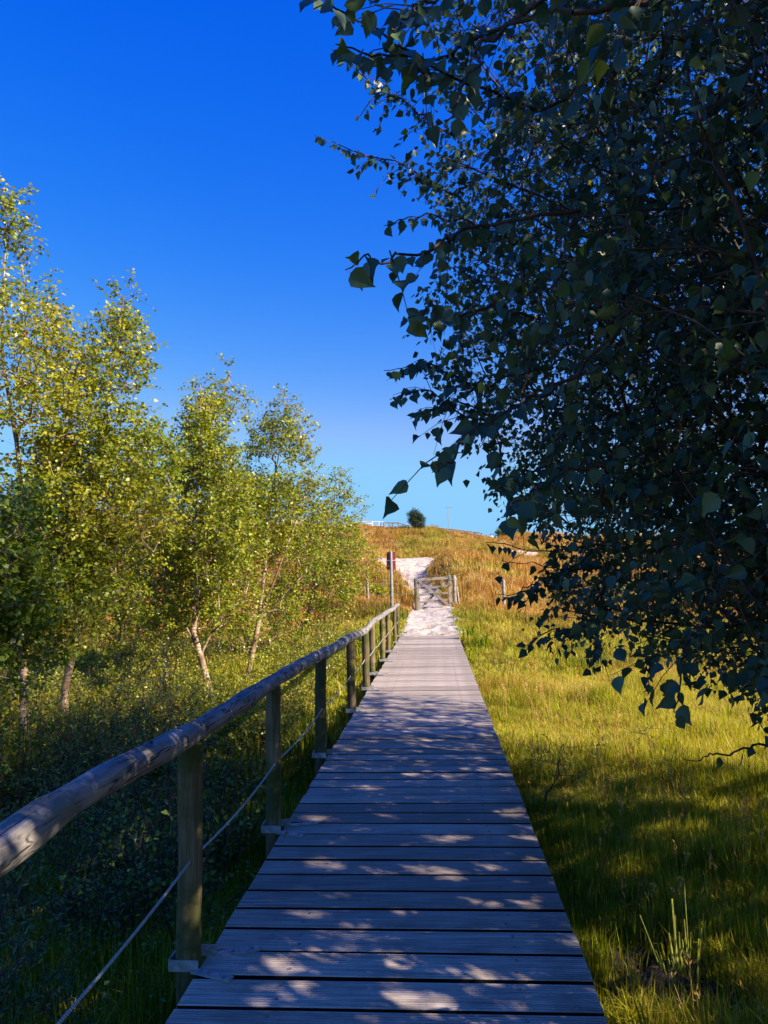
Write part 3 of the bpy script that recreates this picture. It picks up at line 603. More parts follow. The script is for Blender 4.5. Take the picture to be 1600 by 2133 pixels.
def big_birch(base, trunks, ell, ntar, extra, label, seed, keep_near, rbase, ls=.047):
    r = np.random.default_rng(seed); base = np.array(base, float)
    root = empty('birch_tree', tuple(base), label, 'birch tree', 'large birches right of the boardwalk'); off = base
    P = []
    for c, ra, w in ell:
        n = int(ntar*w*8); q_ = r.normal(0, 1, (n, 3)); q_ = norm(q_)*(r.random(n)**.42)[:, None]; p = np.array(c)+q_*np.array(ra)
        ok = in_crown(p) & (p[:, 2] > .35) & (np.linalg.norm(p-CAM, axis=1) > keep_near)
        px, py, dp = proj(p)
        th = .24+.20*sst(py, 1080, 1250)*(1-sst(px, 1350, 1600))*(dp > .2)
        ok &= noise3(p, 1.9, seed) > th
        P.append(p[ok][:int(ntar*w)])
    P = np.concatenate(P)
    def inside(Q, lace=0):
        px, py, dp = proj(Q); bot = np.interp(px, BX, BY)+60*(noise3(np.stack([px*.02, px*0, px*0], -1), 1.0, 5)-.5)
        lf = np.interp(py, EY, EX)-18-(70*r.random(len(Q))**3 if lace else 0); return (dp < .2) | ((py < bot) & (px > lf)) | (px > 1750)
    PP, par, rd, tips, td = skeleton(trunks, P, r, up=.15, pl=.3, rtip=.0024, rbase=rbase)
    V, F_ = branches(PP, par, rd, 10, 5)
    LP, LD, nr, sz, tw = sprays(PP[tips], td, r, 8, .34, .55, ls, 3, .95, -.15, .75, thin=True, keep=inside)
    kp = inside(LP, 1); LP, LD, nr, sz = LP[kp], LD[kp], nr[kp], sz[kp]
    tws = [tw]; ex = []
    for pts, dist, lsz, spc, fill in extra:                     # single branches that reach out of the crown
        q_ = np.array([D(a, b, dist+.25*k) for k, (a, b) in enumerate(pts)]); q_ = q_[::-1]
        j = int(np.argmin(np.linalg.norm(PP-q_[0], axis=1)+.3*(PP[:, 2] > q_[0][2]+.5))); q_ = np.concatenate([[PP[j]], q_])
        # smooth
        t0 = np.linspace(0, len(q_)-1, 26); C = np.stack([np.interp(t0, range(len(q_)), q_[:, a]) for a in range(3)], -1)
        for _ in range(3): C[1:-1] = .25*C[:-2]+.5*C[1:-1]+.25*C[2:]
        wb = np.cumsum(r.normal(0, .016, (26, 3)), 0); wb -= np.linspace(0, 1, 26)[:, None]*wb[-1]; C = C+wb*np.linspace(1, .25, 26)[:, None]
        rr_ = np.linspace(.0065, .0014, 26); ex.append(segs(C[:-1], C[1:], rr_[:-1], rr_[1:], 5))
        L = np.linalg.norm(np.diff(C, axis=0), axis=1); cum = np.concatenate([[0], np.cumsum(L)]); start = cum[4]
        s = np.arange(start, cum[-1], spc); s = s+r.uniform(-.01, .01, len(s)); s[-1] = cum[-1]
        p = np.stack([np.interp(s, cum, C[:, a]) for a in range(3)], -1); tg = norm(np.stack([np.interp(s+.03, cum, C[:, a]) for a in range(3)], -1)-p+1e-5)
        side = norm(np.cross(tg, np.array([0, -1., .2])+r.normal(0, .4, (len(s), 3))))*np.where(np.arange(len(s)) % 2, 1, -1)[:, None]
        ld_ = norm(tg*.5+side*.6+np.array([0, 0, -.8])+r.normal(0, .25, (len(s), 3)))
        LP = np.concatenate([LP, p+ld_*.012]); LD = np.concatenate([LD, ld_]); nn = norm(r.normal(0, .6, (len(s), 3))+np.array([0, -.9, .3])); nr = np.concatenate([nr, nn]); sz = np.concatenate([sz, lsz*r.uniform(.7, 1.15, len(s))])
        if fill:
            ti = r.integers(4, 19, fill); a_, b_, c_, d_, tw2 = sprays(C[ti], norm(C[ti]-C[ti-1]), r, 5, .2, .3, lsz, 1, .9, 0, .7)
            LP = np.concatenate([LP, a_]); LD = np.concatenate([LD, b_]); nr = np.concatenate([nr, c_]); sz = np.concatenate([sz, d_]); tws.append(tw2)
    V, F_ = cat([(V, F_)]+ex)
    put(bpy.data.objects.new('trunk', tri_mesh('trunk', V-off, F_, None, True)), parent=root, mat=M['twig'])
    tw = cat(tws); put(bpy.data.objects.new('twigs', tri_mesh('twigs', tw[0]-off, tw[1])), parent=root, mat=M['twig'], kind='stuff')
    ds = np.linalg.norm(LP-CAM, axis=1); ok = ds > .95
    for g_, rg in GAPS:                                          # openings carved along the sun's rays to place light spots below
        v = LP-g_; al = v@SD; ok &= ~((al > .3) & (np.linalg.norm(v-al[:, None]*SD, axis=1) < rg*(.75+.5*r.random(len(LP)))))
    LP, LD, nr, sz, ds = LP[ok], LD[ok], nr[ok], sz[ok], ds[ok]
    tone = np.clip(.35+.5*(noise3(LP, 1.5, 8)-.5)+r.normal(0, .2, len(LP)), 0, .93); tone[r.random(len(LP)) < .012] = 1
    px, py, dp = proj(LP); vis = (px > 0) & (px < 1600) & (py > 0) & (py < 2133) & (dp > 0)
    app = np.where(vis, sz/ds, 0); order = np.argsort(-app); one = order[:300]; rest = order[300:]
    offv = ((px < -250) | (px > 1850) | (py < -350) | (dp < 0))[rest]; sz = sz.copy(); sz[rest[offv]] *= 1.55  # unseen leaves enlarged to thicken the shade they cast
    hid = rest[offv]; rest = rest[~offv]; near = rest[ds[rest] < 3.0]; far = rest[ds[rest] >= 3.0]
    L = []; tn = []
    for sel, tpl in ((near, BIG), (far, MID), (hid, LOW)):
        if len(sel): L.append(place(tpl, LP[sel]-off, LD[sel], nr[sel], sz[sel])); tn.append(np.repeat(tone[sel], len(tpl[0])))
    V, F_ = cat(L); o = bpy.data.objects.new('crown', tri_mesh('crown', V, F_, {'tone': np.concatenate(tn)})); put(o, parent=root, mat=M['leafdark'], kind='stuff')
    meshes = []
    for k in range(10):
        T_ = BIG[0].copy(); T_[:, 2] += (T_[:, 1]**2)*rng.uniform(-.35, .1)+np.abs(T_[:, 0])*rng.uniform(-.1, .5); T_[:, 0] *= rng.uniform(.85, 1.1); T_[5, 0] += rng.uniform(-.08, .08)
        T_ = np.concatenate([T_, [(-.006, 0, 0), (.006, 0, 0), (0, -.28, .06)]]); FB = np.concatenate([BIG[1], [(12, 13, 14)]])
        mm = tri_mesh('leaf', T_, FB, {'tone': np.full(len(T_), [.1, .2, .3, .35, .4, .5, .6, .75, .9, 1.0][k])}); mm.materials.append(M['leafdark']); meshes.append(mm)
    for i_ in one:
        d = LD[i_]/np.linalg.norm(LD[i_]); s = np.cross(d, nr[i_]); s /= np.linalg.norm(s); n_ = np.cross(s, d); z_ = sz[i_]; p = LP[i_]-off
        kk = 9 if random.random() < .015 else random.randrange(9)
        o = bpy.data.objects.new('leaf', meshes[kk]); put(o, parent=root)
        o.matrix_local = Matrix([[s[0]*z_, d[0]*z_, n_[0]*z_, p[0]], [s[1]*z_, d[1]*z_, n_[1]*z_, p[1]], [s[2]*z_, d[2]*z_, n_[2]*z_, p[2]], [0, 0, 0, 1]])
    return root
rA = np.random.default_rng(50)
gzA = float(hgt(3.0, 5.6)); gzB = float(hgt(2.7, 1.0))
exA = [([(690, 100), (760, 150), (850, 220), (940, 260)], 4.0, .045, .05, 26),
       ([(655, 282), (740, 310), (850, 340), (950, 395)], 4.0, .045, .05, 24),
       ([(800, 470), (870, 445), (950, 450), (1060, 470)], 2.9, .046, .045, 12),
       ([(800, 772), (870, 755), (930, 770), (1010, 800)], 3.0, .046, .045, 12),
       ([(812, 832), (880, 812), (950, 820), (1030, 850)], 3.0, .046, .045, 12),
       ([(855, 872), (920, 852), (1020, 880)], 3.0, .046, .045, 10),
       ([(1040, 1015), (1080, 975), (1150, 930)], 2.6, .046, .045, 10),
       ([(1012, 1130), (1080, 1138), (1160, 1148), (1260, 1150), (1380, 1130)], 3.0, .046, .05, 14),
       ([(1045, 1168), (1120, 1180), (1200, 1190), (1300, 1180)], 3.2, .045, .05, 10),
       ([(1038, 1238), (1080, 1240), (1150, 1215), (1240, 1170)], 3.2, .046, .05, 8),
       ([(1095, 1355), (1140, 1310), (1200, 1290), (1260, 1260)], 3.2, .046, .045, 8),
       ([(1240, 1405), (1230, 1340), (1215, 1290), (1250, 1230)], 3.4, .045, .045, 6),
       ([(1352, 1432), (1352, 1390), (1345, 1340), (1380, 1270)], 3.0, .046, .04, 5),
       ([(1425, 1582), (1490, 1572), (1560, 1550), (1640, 1500)], 2.6, .046, .11, 0)]
big_birch((3.0, 5.6, gzA), [wobble((3.0, 5.6, gzA-.2), (2.5, 5.3, 7.0), 14, .04, rA), wobble((3.0, 5.6, gzA+.8), (4.3, 6.2, 5.8), 9, .04, rA)],
          [((2.9, 5.3, 3.6), (3.0, 3.0, 3.5), .56), ((1.9, 4.2, 1.6), (1.6, 2.0, 1.4), .12), ((1.35, 4.1, 3.3), (1.5, 2.0, 2.4), .27), ((5.6, 3.6, 2.6), (1.9, 2.2, 2.2), .12)], 4300, exA,
          'large shaded birch filling the right half above the meadow', 51, 2.1, .13, ls=.043)
exB = [([(655, -5), (735, 35), (860, 115), (950, 165), (1060, 190), (1150, 195)], 1.65, .046, .035, 8),
       ([(700, 92), (760, 80), (850, 88), (940, 60)], 1.75, .046, .035, 6),
       ([(720, 562), (790, 553), (870, 565), (980, 555)], 1.6, .048, .04, 3),
       ([(850, 662), (905, 645), (960, 655), (1060, 640)], 1.7, .048, .035, 4),
       ([(910, 968), (965, 940), (1030, 905), (1120, 850)], 1.5, .052, .04, 3),
       ([(1045, 1078), (1100, 1045), (1170, 1010), (1260, 960)], 1.7, .05, .04, 4),
       ([(815, 60), (900, 20), (980, -40)], 1.7, .046, .035, 4),
       ([(925, 262), (940, 200), (970, 120)], 1.6, .05, .1, 0),
       ([(1405, 1485), (1400, 1420), (1430, 1340), (1480, 1260)], 1.9, .045, .05, 3)]
big_birch((2.7, 1.0, gzB), [wobble((2.7, 1.0, gzB-.2), (2.4, 1.6, 6.2), 13, .04, rA)],
          [((2.0, 2.1, 2.7), (1.7, 1.9, 2.3), .5), ((3.4, .4, 3.6), (2.5, 2.8, 2.5), .28), ((5.6, .6, 3.4), (2.6, 3.2, 3.2), .38)], 2700, exB,
          'nearest birch, its large dark leaves hanging in from the upper right corner', 52, 1.8, .09)

# ------------------------------------------------------------------ shrubs
def shrub(name, label, cat_, base, rad, h, nst, ntar, tpl, mat, ls, seed, group=None, nl=6, spread=1.0, tone0=0, twig=.22, upright=.5):
    r = np.random.default_rng(seed); b = np.array([base[0], base[1], float(hgt(base[0], base[1]))])
    root = empty(name, tuple(b), label, cat_, group)
    tr = []
    for k in range(nst):
        a = r.uniform(0, 6.28); q_ = b+[math.cos(a)*.06, math.sin(a)*.06, -.05]; e = b+[math.cos(a)*rad*.45, math.sin(a)*rad*.45, h*.55]; tr.append(wobble(q_, e, 5, .03, r))
    q_ = norm(r.normal(0, 1, (ntar, 3)))*(r.random(ntar)**.4)[:, None]; q_[:, 2] = np.abs(q_[:, 2])*.85+.12
    P = b+q_*np.array([rad, rad, h]); P = P[(P[:, 0] < -1.12) | (P[:, 0] > .7)] if name != 'evergreen_bush' else P
    PP, par, rd, tips, td = skeleton(tr, P, r, up=.3, pl=.25, rtip=.0016, rbase=.012)
    V, F_ = branches(PP, par, rd, 6, 3, .006)
    put(bpy.data.objects.new('stems', tri_mesh('stems', V-b, F_, None, True)), parent=root, mat=M['twig'])
    LP, LD, nr, sz, tw = sprays(PP[tips], td, r, nl, twig, .1, ls, 3, spread, upright, .0)
    ok = ~((LP[:, 0] > -1.05) & (LP[:, 0] < .62) & (LP[:, 1] < 20) & (LP[:, 2] > -.1)); LP, LD, nr, sz = LP[ok], LD[ok], nr[ok], sz[ok]
    put(bpy.data.objects.new('twigs', tri_mesh('twigs', tw[0]-b, tw[1])), parent=root, mat=M['twig'], kind='stuff')
    crown_obj('foliage', tpl, LP-b, LD, nr, sz, M[mat], root, np.clip(.4+.4*(noise3(LP, 2, 3)-.5)+r.normal(0, .2, len(LP))+tone0, 0, 1))
    return root
gW = 'low grey-green willow shrubs beyond the handrail'
gL = 'low leafy shrubs among the birch trunks'
shrub('willow_shrub', 'grey-green willow shrub just beyond the handrail, left of its first post', 'shrub', (-2.5, 6.0), .75, 1.0, 7, 150, NAR, 'willow', .040, 71, gW, nl=8)
shrub('willow_shrub', 'larger grey-green willow shrub below the white forked birch trunk', 'shrub', (-3.1, 8.0), .9, 1.15, 7, 170, NAR, 'willow', .040, 72, gW, nl=8)
shrub('willow_shrub', 'small pale willow sprig beside the rope between the first two posts', 'shrub', (-1.75, 4.3), .4, .55, 6, 60, NAR, 'willow', .034, 73, gW, nl=7)
shrub('willow_shrub', 'dark willow shrub low in the bottom left corner', 'shrub', (-2.1, 3.2), .6, .75, 6, 110, NAR, 'willow', .038, 74, gW, nl=7, tone0=-.2)
shrub('willow_shrub', 'shaded willow shrub under the near end of the log rail', 'shrub', (-2.3, 4.6), .7, .85, 6, 120, NAR, 'willow', .038, 79, gW, nl=7, tone0=-.1)
lb = [('leafy shrub under the leaning birch trunk', (-4.2, 8.7), .7, .55, 90), ('round-leaved shrub at the far left edge, in shade', (-4.0, 6.0), .9, 1.0, 140), ('low leafy shrub between the white and the pale birch trunks', (-3.5, 12.8), .8, .9, 120),
      ('yellow-green leafy shrub right behind the third rail post', (-2.0, 8.6), .6, .65, 80), ('leafy shrub half hidden behind the fourth rail post', (-2.1, 10.8), .55, .6, 80), ('dark round-leaved shrub below the middle of the near rail', (-1.8, 2.5), .45, .5, 70),
      ('bushy shrub at the foot of the lowest left birch', (-2.9, 16.6), .8, .8, 110), ('leafy shrub behind the reddish kinked stem', (-5.8, 14.5), 1.1, 1.3, 140), ('tall leafy shrub far left behind the first birch', (-8.0, 13), 1.3, 1.8, 170),
      ('leafy shrub at the bottom left corner, largest leaves', (-1.65, 1.9), .38, .45, 45), ('leafy shrub in front of the leaning birch trunk', (-3.2, 7.0), .6, .55, 80)]
lb += [('leafy shrub between the leaning trunk and the handrail', (-3.0, 9.6), .75, .85, 120), ('tall thin-stemmed shrub right of the leaning trunk', (-4.1, 10.6), .8, 1.2, 130), ('sunlit low shrub under the second rail span', (-2.0, 6.9), .55, .6, 80),
       ('leafy shrub at the left edge behind the shaded birch', (-5.4, 8.2), .9, 1.2, 140), ('bright leafy shrub beyond the fifth rail post', (-2.2, 12.8), .55, .55, 80), ('shrub below the pale right-leaning trunk', (-3.2, 14.9), .6, .7, 90),
       ('small yellow-green shrub near the far rail posts', (-2.2, 15.6), .5, .5, 70)]
for k, (lab, b, ra, h, nt) in enumerate(lb):
    shrub('leafy_shrub', lab, 'shrub', b, ra, h, 6, nt, MID, 'bushleaf' if b[1] < 8 else 'leaf', .036 if b[1] > 5 else .032, 90+k, gL, nl=6, tone0=.1 if b[1] > 8 else 0)  # sunlight put into the colour: brighter leaves on the sunlit shrubs farther off

# ------------------------------------------------------------------ grass
def blades(name, P, h, w, lean, mat, tone, dry, label=None, rs=None, parent=None, kind='stuff'):
    r = rs or rng; n = len(P); az = r.uniform(0, 2*np.pi, n); fa = r.uniform(0, 2*np.pi, n)
    dx = np.stack([np.cos(az), np.sin(az), 0*az], -1); s = np.stack([np.cos(fa), np.sin(fa), 0*fa], -1)*w[:, None]*.5; z = np.array([0, 0, 1.])
    mid = P+z*(h*.55)[:, None]+dx*(h*lean*.28)[:, None]; tip = P+z*(h*(1-.35*lean))[:, None]+dx*(h*lean)[:, None]
    V = np.stack([P-s, P+s, mid-s*.8, mid+s*.8, tip], 1).reshape(-1, 3)
    F_ = np.array([(0, 1, 3), (0, 3, 2), (2, 3, 4)])[None]+(np.arange(n)*5)[:, None, None]
    o = bpy.data.objects.new(name, tri_mesh(name, V, F_.reshape(-1, 3), {'tone': np.repeat(np.clip(tone, 0, 1), 5), 'dry': np.repeat(np.clip(dry, 0, 1), 5)}))
    return put(o, label, None, None, kind, parent, mat)
def tuft_collection(nm, nb, spread, w, seed, count=8):
    cl = bpy.data.collections.new(nm); r = np.random.default_rng(seed)
    for k in range(count):
        a = r.uniform(0, 6.28, nb); q_ = spread*np.sqrt(r.random(nb)); P = np.stack([np.cos(a)*q_, np.sin(a)*q_, 0*a], -1)
        n = nb; h = r.uniform(.25, 1.1, n); lean = r.uniform(.1, 1.3, n); az = r.uniform(0, 6.28, n); fa = r.uniform(0, 6.28, n); z = np.array([0, 0, 1.])
        dx = np.stack([np.cos(az), np.sin(az), 0*az], -1)*.55; sv = np.stack([np.cos(fa), np.sin(fa), 0*fa], -1)*w*.5*r.uniform(.6, 1.4, n)[:, None]
        mid = P+z*(h*.58)[:, None]+dx*(h*lean*.3)[:, None]; tip = P+z*(h*(1-.35*lean))[:, None]+dx*(h*lean)[:, None]
        V = np.stack([P-sv, P+sv, mid-sv*.8, mid+sv*.8, tip], 1).reshape(-1, 3)
        F_ = (np.array([(0, 1, 3), (0, 3, 2), (2, 3, 4)])[None]+(np.arange(n)*5)[:, None, None]).reshape(-1, 3)
        m = tri_mesh('tuft', V, F_, {'tone': np.repeat(r.normal(0, .22, n), 5), 'dry': np.repeat(r.normal(0, .2, n)+.5*(r.random(n) < .12), 5)}); m.materials.append(M['grass'])
        cl.objects.link(bpy.data.objects.new('tuft', m))
    return cl
def gn_scatter(name, P, rotz, sxy, sz_, tone, dry, coll, lab, kind='stuff'):
    m = bpy.data.meshes.new(name); n = len(P); m.vertices.add(n); m.vertices.foreach_set('co', np.ascontiguousarray(P, np.float32).ravel())
    def fa(nm, v, ty='FLOAT', key='value'): a = m.attributes.new(nm, ty, 'POINT'); a.data.foreach_set(key, np.ascontiguousarray(v).ravel())
    fa('tone', tone.astype(np.float32)); fa('dry', dry.astype(np.float32)); fa('pick', rng.integers(0, len(coll.objects), n).astype(np.int32), 'INT')
    fa('turn', np.stack([0*rotz, 0*rotz, rotz], -1).astype(np.float32), 'FLOAT_VECTOR', 'vector'); fa('size', np.stack([sxy, sxy, sz_], -1).astype(np.float32), 'FLOAT_VECTOR', 'vector')
    g = bpy.data.node_groups.new(name, 'GeometryNodeTree'); g.interface.new_socket('Geometry', in_out='INPUT', socket_type='NodeSocketGeometry'); g.interface.new_socket('Geometry', in_out='OUTPUT', socket_type='NodeSocketGeometry')
    gi = g.nodes.new('NodeGroupInput'); go = g.nodes.new('NodeGroupOutput'); ip = g.nodes.new('GeometryNodeInstanceOnPoints'); ci = g.nodes.new('GeometryNodeCollectionInfo')
    ci.inputs['Collection'].default_value = coll; ci.inputs['Separate Children'].default_value = True; ci.inputs['Reset Children'].default_value = True
    ip.inputs['Pick Instance'].default_value = True
    def na(nm, ty): a = g.nodes.new('GeometryNodeInputNamedAttribute'); a.data_type = ty; a.inputs['Name'].default_value = nm; return a.outputs[0]
    L = g.links.new; L(gi.outputs[0], ip.inputs['Points']); L(ci.outputs[0], ip.inputs['Instance']); L(na('pick', 'INT'), ip.inputs['Instance Index'])
    L(na('turn', 'FLOAT_VECTOR'), ip.inputs['Rotation']); L(na('size', 'FLOAT_VECTOR'), ip.inputs['Scale']); L(ip.outputs[0], go.inputs[0])
    o = bpy.data.objects.new(name, m); md = o.modifiers.new('scatter', 'NODES'); md.node_group = g
    return put(o, lab, kind=kind)
def field(name, n, xr, yr, hh, ww, lab, ln=(.2, 1.0), clump=1.2, cone=None, seed=1, dryadd=0.0, toneadd=0.0):
    r = np.random.default_rng(seed)
    x = r.uniform(*xr, n*3); y = yr[0]+(yr[1]-yr[0])*r.random(n*3)
    if cone:
        u = r.uniform(cone[0], cone[1], n*3); x = u*y
        p = (y/yr[1]); ok = r.random(n*3) < p**.6; x, y = x[ok], y[ok]
    ok = ~((x > DX0-.02) & (x < DX1+.02) & (y < DEND+.05)) & ~on_path(x, y, -.12)
    if yr[1] > 50: ok &= ~((y > 56) & (y < 64) & (x > np.interp(y, QY, QL)) & (x < np.interp(y, QY, QR)))
    ok &= ~((np.abs(x-1.0) < .32+.1*np.sin(y*9)) & (np.abs(y-3.95) < .33) & (r.random(len(x)) < .93))
    if clump: ok &= r.random(len(x)) < .25+1.3*n2(x, y, clump, 6)
    x, y = x[ok][:n], y[ok][:n]; z = hgt(x, y)-.01; m = len(x)
    cl = n2(x, y, .9, 40); dk_ = sst(n2(x, y, 1.7, 61)*.6+n2(x, y, .55, 77)*.4, .52, .66); h = hh*(.25+.9*n2(x, y, .7, 14)+.45*n2(x, y, 3, 14))*r.uniform(.5, 1.2, m)
    h = np.where((x > DX1) & (x < DX1+.25) & (y < 19), h*.8, h)
    lean = r.uniform(*ln, m)
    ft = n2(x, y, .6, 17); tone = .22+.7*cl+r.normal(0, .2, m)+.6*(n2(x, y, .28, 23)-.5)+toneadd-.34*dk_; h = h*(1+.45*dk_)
    dry = dry_field(x, y)+r.normal(0, .16, m)+dryadd
    keep = ~((x > DX0-.05) & (x < DX1+.05) & (y < DEND))
    P = np.stack([x, y, z], -1)[keep]; h = h[keep]
    key = round(ww*1000)
    if key not in TC: TC[key] = tuft_collection('grass_tufts', 10, .30, ww/hh*1.0, key)
    near_edge = np.minimum(np.abs(P[:, 0]-DX1), np.abs(P[:, 0]-DX0)); sx = np.where((P[:, 1] < DEND) & (near_edge < .12), hh*.5, hh)
    return gn_scatter(name, P, r.uniform(0, 6.28, len(P)), sx, h, tone[keep], dry[keep], TC[key], lab)
TC = {}
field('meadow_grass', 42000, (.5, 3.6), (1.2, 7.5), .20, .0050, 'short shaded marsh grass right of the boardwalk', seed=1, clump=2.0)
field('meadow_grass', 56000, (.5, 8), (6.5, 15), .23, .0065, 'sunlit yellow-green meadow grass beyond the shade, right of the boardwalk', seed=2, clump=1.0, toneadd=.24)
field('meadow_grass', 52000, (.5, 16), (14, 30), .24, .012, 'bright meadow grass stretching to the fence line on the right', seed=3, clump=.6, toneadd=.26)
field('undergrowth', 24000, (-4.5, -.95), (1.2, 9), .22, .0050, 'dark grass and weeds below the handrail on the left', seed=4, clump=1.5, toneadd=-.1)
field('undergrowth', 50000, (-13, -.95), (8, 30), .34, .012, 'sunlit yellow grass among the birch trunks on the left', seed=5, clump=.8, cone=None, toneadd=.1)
field('dune_grass', 75000, (0, 1), (27, 78), .42, .022, 'dry tawny marram grass covering the dune slopes', seed=6, clump=.7, cone=(-.62, .55), ln=(.15, .8))

# thicket of thin leafy stems around the birch trunks
def thicket(n, xr, yr, hr, mat, ls, seed, lab, tone0):
    r = np.random.default_rng(seed); x = r.uniform(*xr, n*2); y = r.uniform(*yr, n*2); ok = (n2(x, y, .6, seed) > .42) & (x > -y*.62-1); x, y = x[ok][:n], y[ok][:n]; n = len(x)
    h = r.uniform(*hr, n)*(.5+n2(x, y, .8, 3)); b = np.stack([x, y, hgt(x, y)-.02], -1); d = norm(r.normal(0, .25, (n, 3))+[0, 0, 1.]); t1 = b+d*(h*.7)[:, None]; t0 = b+d*(h*.35)[:, None]
    st = segs(b, b+d*h[:, None], np.full(n, .005), np.full(n, .0015), 4)
    LP, LD, nr, sz, tw = sprays(np.concatenate([t1, t0]), np.concatenate([d, d]), r, 6, .30, .12, ls, 2, 1.2, .3, .1, thin=True)
    o = bpy.data.objects.new('thicket_stems', tri_mesh('thicket_stems', *cat([st, tw]))); put(o, lab.replace('leaves', 'thin dark stems'), kind='stuff', mat=M['twig'])
    V, F_ = place(LOW, LP, LD, nr, sz); o = bpy.data.objects.new('thicket_leaves', tri_mesh('thicket_leaves', V, F_, {'tone': np.repeat(np.clip(.4+tone0+r.normal(0, .22, len(LP))+.5*(noise3(LP, 1.2, 3)-.5), 0, 1), 4)})); put(o, lab, kind='stuff', mat=M[mat])
thicket(1200, (-9, -1.9), (8.5, 19), (.4, 1.05), 'leaf', .045, 5, 'leaves of the sunlit thicket around the birch trunks', .0)
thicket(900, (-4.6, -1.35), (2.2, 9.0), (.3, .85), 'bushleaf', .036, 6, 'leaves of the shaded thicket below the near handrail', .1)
# taller tussocks and dry seed stalks breaking up the meadow
def special_tufts(nm, seed, stalk):
    cl = bpy.data.collections.new(nm); r = np.random.default_rng(seed)
    for k in range(6):
        if stalk:
            n = 3; P = np.stack([r.normal(0, .06, n), r.normal(0, .06, n), 0*np.zeros(n)], -1); tp = P+np.stack([r.normal(0, .18, n), r.normal(0, .18, n), r.uniform(.7, 1.15, n)], -1)
            L = [segs(P, tp, np.full(n, .006), np.full(n, .003), 3)]
            hp = np.repeat(tp, 7, 0)+r.normal(0, 1, (n*7, 3))*[.015, .015, .07]; L.append(place(NAR, hp, norm(r.normal(0, .5, (n*7, 3))+[0, 0, 1.]), r.normal(0, 1, (n*7, 3)), np.full(n*7, .09))); V, F_ = cat(L); dr = .9
        else:
            n = 34; az = r.uniform(0, 6.28, n); ln = r.uniform(.5, 1.1, n); el = r.uniform(.5, 1.35, n); q0 = np.stack([np.cos(az)*.1, np.sin(az)*.1, 0*az], -1)*r.random((n, 1)); dd = np.stack([np.cos(az)*np.cos(el), np.sin(az)*np.cos(el), np.sin(el)], -1)
            s_ = np.stack([-np.sin(az), np.cos(az), 0*az], -1)*.016; m1 = q0+dd*(ln*.55)[:, None]; m2 = q0+dd*(ln*.85)[:, None]-np.array([0, 0, .08])*ln[:, None]; tp = q0+dd*(ln*1.08)[:, None]-np.array([0, 0, .28])*(ln*np.cos(el))[:, None]
            V = np.stack([q0-s_, q0+s_, m1-s_*.9, m1+s_*.9, m2-s_*.5, m2+s_*.5, tp], 1).reshape(-1, 3); F_ = (np.array([(0, 1, 3), (0, 3, 2), (2, 3, 5), (2, 5, 4), (4, 5, 6)])[None]+(np.arange(n)*7)[:, None, None]).reshape(-1, 3); dr = 0
        m = tri_mesh('tuft', V, F_, {'tone': np.clip(r.normal(0, .15, len(V)), -1, 1), 'dry': np.full(len(V), dr)}); m.materials.append(M['grass']); cl.objects.link(bpy.data.objects.new('tuft', m))
    return cl
def scatter_special(nm, n, xr, yr, sc, coll, lab, seed, tone, dry):
    r = np.random.default_rng(seed); x = r.uniform(*xr, n*4); y = yr[0]+(yr[1]-yr[0])*r.random(n*4)
    ok = ~((x > DX0-.12) & (x < DX1+.12) & (y < DEND+.1)) & ~on_path(x, y, .1) & (n2(x, y, .7, seed+50) > .45) & ~((np.abs(x-1.05) < .35) & (np.abs(y-3.9) < .35)); x, y = x[ok][:n], y[ok][:n]; m = len(x)
    s_ = r.uniform(.6, 1.3, m)*sc; gn_scatter(nm, np.stack([x, y, hgt(x, y)], -1), r.uniform(0, 6.28, m), s_, s_, r.uniform(*tone, m), r.uniform(*dry, m), coll, lab)
TU = special_tufts('tussocks', 3, False); SK = special_tufts('seed_stalks', 4, True)
scatter_special('tussocks', 500, (.8, 9), (2.0, 16), .30, TU, 'arching grass tussocks scattered through the near meadow', 1, (.15, .8), (0, .25))
scatter_special('tussocks', 500, (.9, 16), (15, 30), .38, TU, 'arching grass tussocks scattered through the far meadow', 2, (.2, .9), (0, .5))
scatter_special('tussocks', 420, (-9, -1.3), (2.5, 22), .36, TU, 'arching grass tussocks among the birches', 3, (.2, .9), (0, .5))
scatter_special('seed_stalks', 420, (.8, 8), (3.0, 17), .36, SK, 'dry straw-coloured seed stalks standing in the meadow', 4, (.4, .9), (0, .1))
scatter_special('seed_stalks', 900, (-14, 16), (24, 50), .62, SK, 'dry seed stalks on the lower dune slopes', 5, (.3, .9), (0, .1))
scatter_special('tussocks', 900, (-18, 20), (28, 74), .62, TU, 'coarse marram tussocks on the dune slopes', 6, (.1, .7), (.3, .9))
# round-leaved weeds under the rail
r = np.random.default_rng(33); n = 9000
x = r.uniform(-4.2, -1.0, n); y = r.uniform(1.3, 8, n); z = hgt(x, y)+r.uniform(.02, .28, n)*(.3+n2(x, y, 1.3, 3)); P = np.stack([x, y, z], -1)
V, F_ = place(MID, P, np.stack([r.normal(0, 1, n), r.normal(0, 1, n), r.normal(0, .35, n)], -1), norm(r.normal(0, .4, (n, 3))+[0, 0, 1]), r.uniform(.015, .034, n))
put(bpy.data.objects.new('ground_cover', tri_mesh('ground_cover', V, F_, {'tone': np.repeat(r.uniform(.1, 1, n), 6)})), 'small round-leaved weeds in the dark undergrowth beneath the handrail', kind='stuff', mat=M['bushleaf'])
n = 5000; x = r.uniform(.56, 1.6, n)**1.0; y = r.uniform(1.8, 9, n); k = r.random(n) < 1.4*n2(x, y, 2.1, 3)-.2; x, y = x[k], y[k]; n = len(x)
z = hgt(x, y)+r.uniform(.01, .10, n); P = np.stack([x, y, z], -1)
